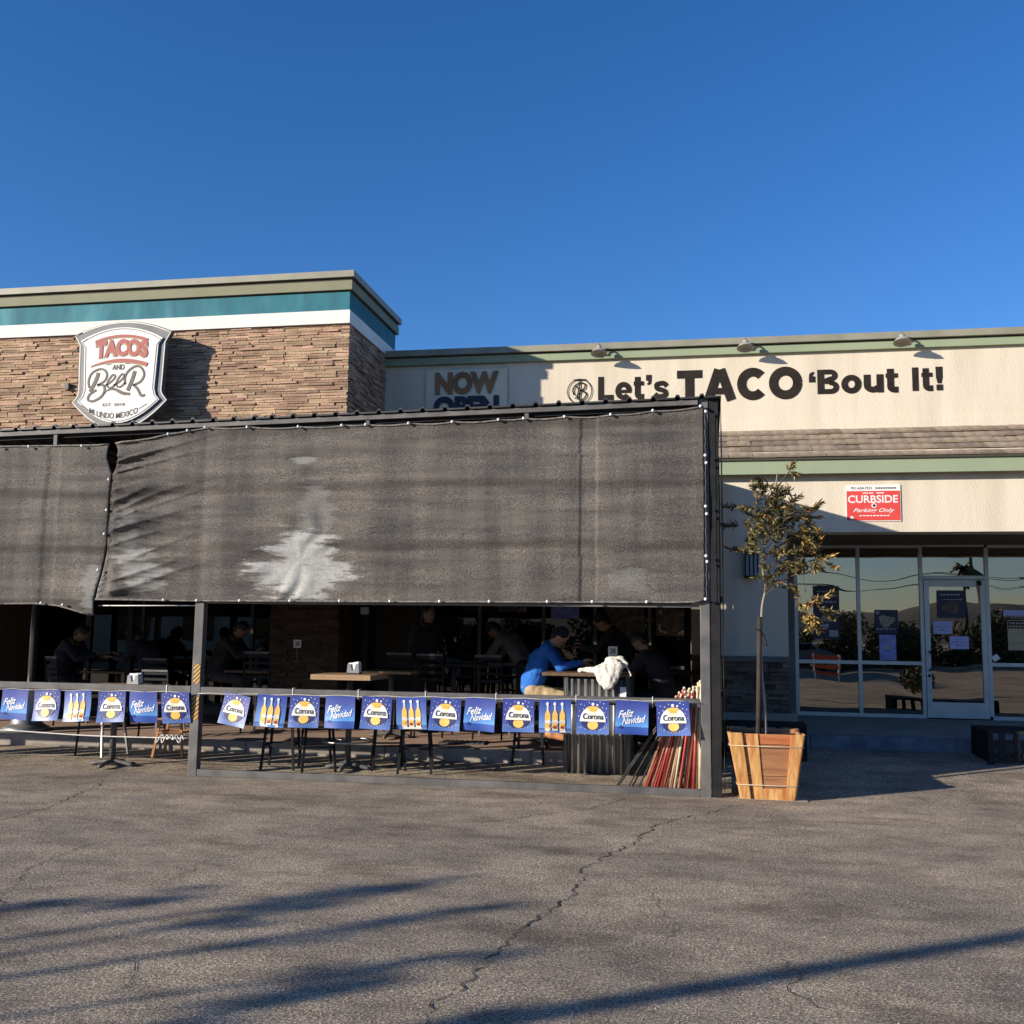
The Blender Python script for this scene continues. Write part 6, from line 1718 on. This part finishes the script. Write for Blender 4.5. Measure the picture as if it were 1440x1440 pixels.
# roundish bush on an island, mirrored low in the second pane
bsh = thing('round_bush', (6.3, 1.4, 0), 'round bush growing on the small kerbed island', 'bush')
mb = MB(); leafmass(mb, (6.3, 1.4, .42), .42, 900, .9, .05); o = mb.build('foliage', M['bush'], bsh); o['kind'] = 'stuff'
mb = MB(); mb.tube([(6.3, 1.4, 0), (6.3, 1.4, .4)], .04, 6); mb.build('stem', M['bark_dark'], bsh)
# barricade
bc = thing('barricade', (4.5, -5.0, 0), 'low orange plastic barricade standing in the lot', 'barricade')
for z in (.25, .55, .85): MB().box(3.9, 5.0, -5.03, -5.0, z, z+.16).build('board', M['orange'], bc)
for x in (3.95, 4.9): MB().box(x, x+.06, -5.06, -4.94, 0, 1.05).build('leg', M['white'], bc)
# parked cars
def car(x, y, rz, m, label):
    t = thing('parked_car', (x, y, 0), label, 'car', 'cars parked on the far side of the lot', rz)
    side = [(-2.2, .35), (-2.25, .75), (-2.1, .95), (-1.3, 1.02), (-.7, 1.42), (.7, 1.45), (1.4, 1.0), (2.15, .88), (2.3, .6), (2.2, .33)]
    mb = MB(); mb.poly(side, -.88, 1.76); mb.build('body', m, t, off=(0, 0, 0), bevel=.06)
    for s in (-.885, .882):
        mb = MB(); mb.poly([(-1.15, 1.03), (-.65, 1.36), (.62, 1.38), (1.2, 1.03)], s, .004); mb.build('side_window', M['glass_dark'], t, off=(0, 0, 0))
    for sx in (-1.4, 1.4):
        for sy in (-.9, .7):
            mb = MB(); mb.lathe((sx, sy, .33), [(.001, 0), (.33, 0), (.33, .2), (.001, .2)], 18, 'y'); w = mb.build('wheel', M['rubber'], t, off=(0, 0, 0))
            mb = MB(); mb.lathe((sx, sy, .33), [(.001, -.01), (.19, -.01), (.19, .0)], 14, 'y'); mb.build('rim', M['galv'], w, off=(0, 0, 0))
car(4.6, -20.3, .1, M['car_grey'], 'grey parked car at the far side of the lot')
# utility poles with wires
def upole(x, y, h, label):
    t = thing('utility_pole', (x, y, 0), label, 'utility pole', 'utility poles beyond the verge')
    mb = MB(); mb.tube([(x, y, 0), (x, y, h)], [.16, .11], 8); mb.build('pole', M['bark_dark'], t)
    for z in (h-.5, h-1.6): MB().box(x-1.1, x+1.1, y-.06, y+.06, z, z+.14).build('crossarm', M['bark_dark'], t)
    return (x, y, h)
ups = [upole(33, -80, 9.0, 'utility pole with two crossarms, right one of the line'), upole(4, -84, 9.0, 'utility pole with two crossarms, middle one of the line'), upole(-30, -88, 9, 'utility pole with two crossarms, left one of the line')]
wr_ = thing('power_lines', (4, -84, 8), 'power lines sagging between the utility poles', 'power lines')
for z in (-.35, -1.45):
    for dx in (-.9, .9):
        for a, b in ((ups[0], ups[1]), (ups[1], ups[2])):
            P = [(a[0]+dx+(b[0]-a[0])*i/12, a[1]+(b[1]-a[1])*i/12, 9+z-.9*4*(i/12)*(1-i/12)) for i in range(13)]; mb = MB(); mb.tube(P, .03, 4); mb.build('wire', M['iron'], wr_)
# palm pair near the entrance side
def palm(x, y, h, label, lean=0):
    t = thing('palm_tree', (x, y, 0), label, 'palm tree', 'palms at the right of the far verge')
    mb = MB(); mb.tube([(x, y, 0), (x+lean*.5, y, h*.5), (x+lean, y, h)], [.16, .12, .10], 8); mb.build('trunk', M['bark_dark'], t)
    mb = MB(); rr = random.Random(int(x*10))
    for k in range(26):
        a = rr.uniform(0, 2*pi); el = rr.uniform(-.9, 1.1); L = rr.uniform(.7, 1.1); P = []
        for i in range(6):
            s = i/5; P.append(Vector((x+lean+cos(a)*L*s*cos(el), y+sin(a)*L*s*cos(el), h+L*s*sin(el)-.5*s*s)))
        for i in range(5):
            for sg_ in (-1, 1):
                n_ = Vector((-sin(a), cos(a), 0))*sg_; mb.tone = rr.random(); mb.add([P[i], P[i]+n_*.22-Vector((0, 0, .12)), P[i+1]+n_*.16-Vector((0, 0, .10)), P[i+1]], [(0, 1, 2, 3)])
    o = mb.build('fronds', M['bush'], t)
palm(14.6, -29.0, 5.6, 'shorter palm leaning left at the far verge', .5); palm(16.2, -30, 7.6, 'taller palm at the far verge', -.5)

# unseen office-like block, added to shade the far half of the lot
ob = thing('added_shade_block', (-32, -26, 0), 'added unseen tan block shaped like an office, shading the far lot behind the viewer', 'building')
MB().box(-46, -16.5, -32, -22.5, 0, 8.8).build('wall', M['stucco'], ob)
MB().box(-46.2, -16.3, -32.2, -22.3, 8.801, 9.1).build('parapet', M['olive'], ob)
for r_ in range(2):
    for k in range(7):
        x = -44.5+k*4
        f = MB().box(x, x+2.4, -22.52, -22.42, 1.0+r_*4, 3.0+r_*4).build('window_frame', M['alu'], ob)
        MB().box(x+.08, x+2.32, -22.415, -22.405, 1.08+r_*4, 2.92+r_*4).build('pane', M['glass_dark'], f)
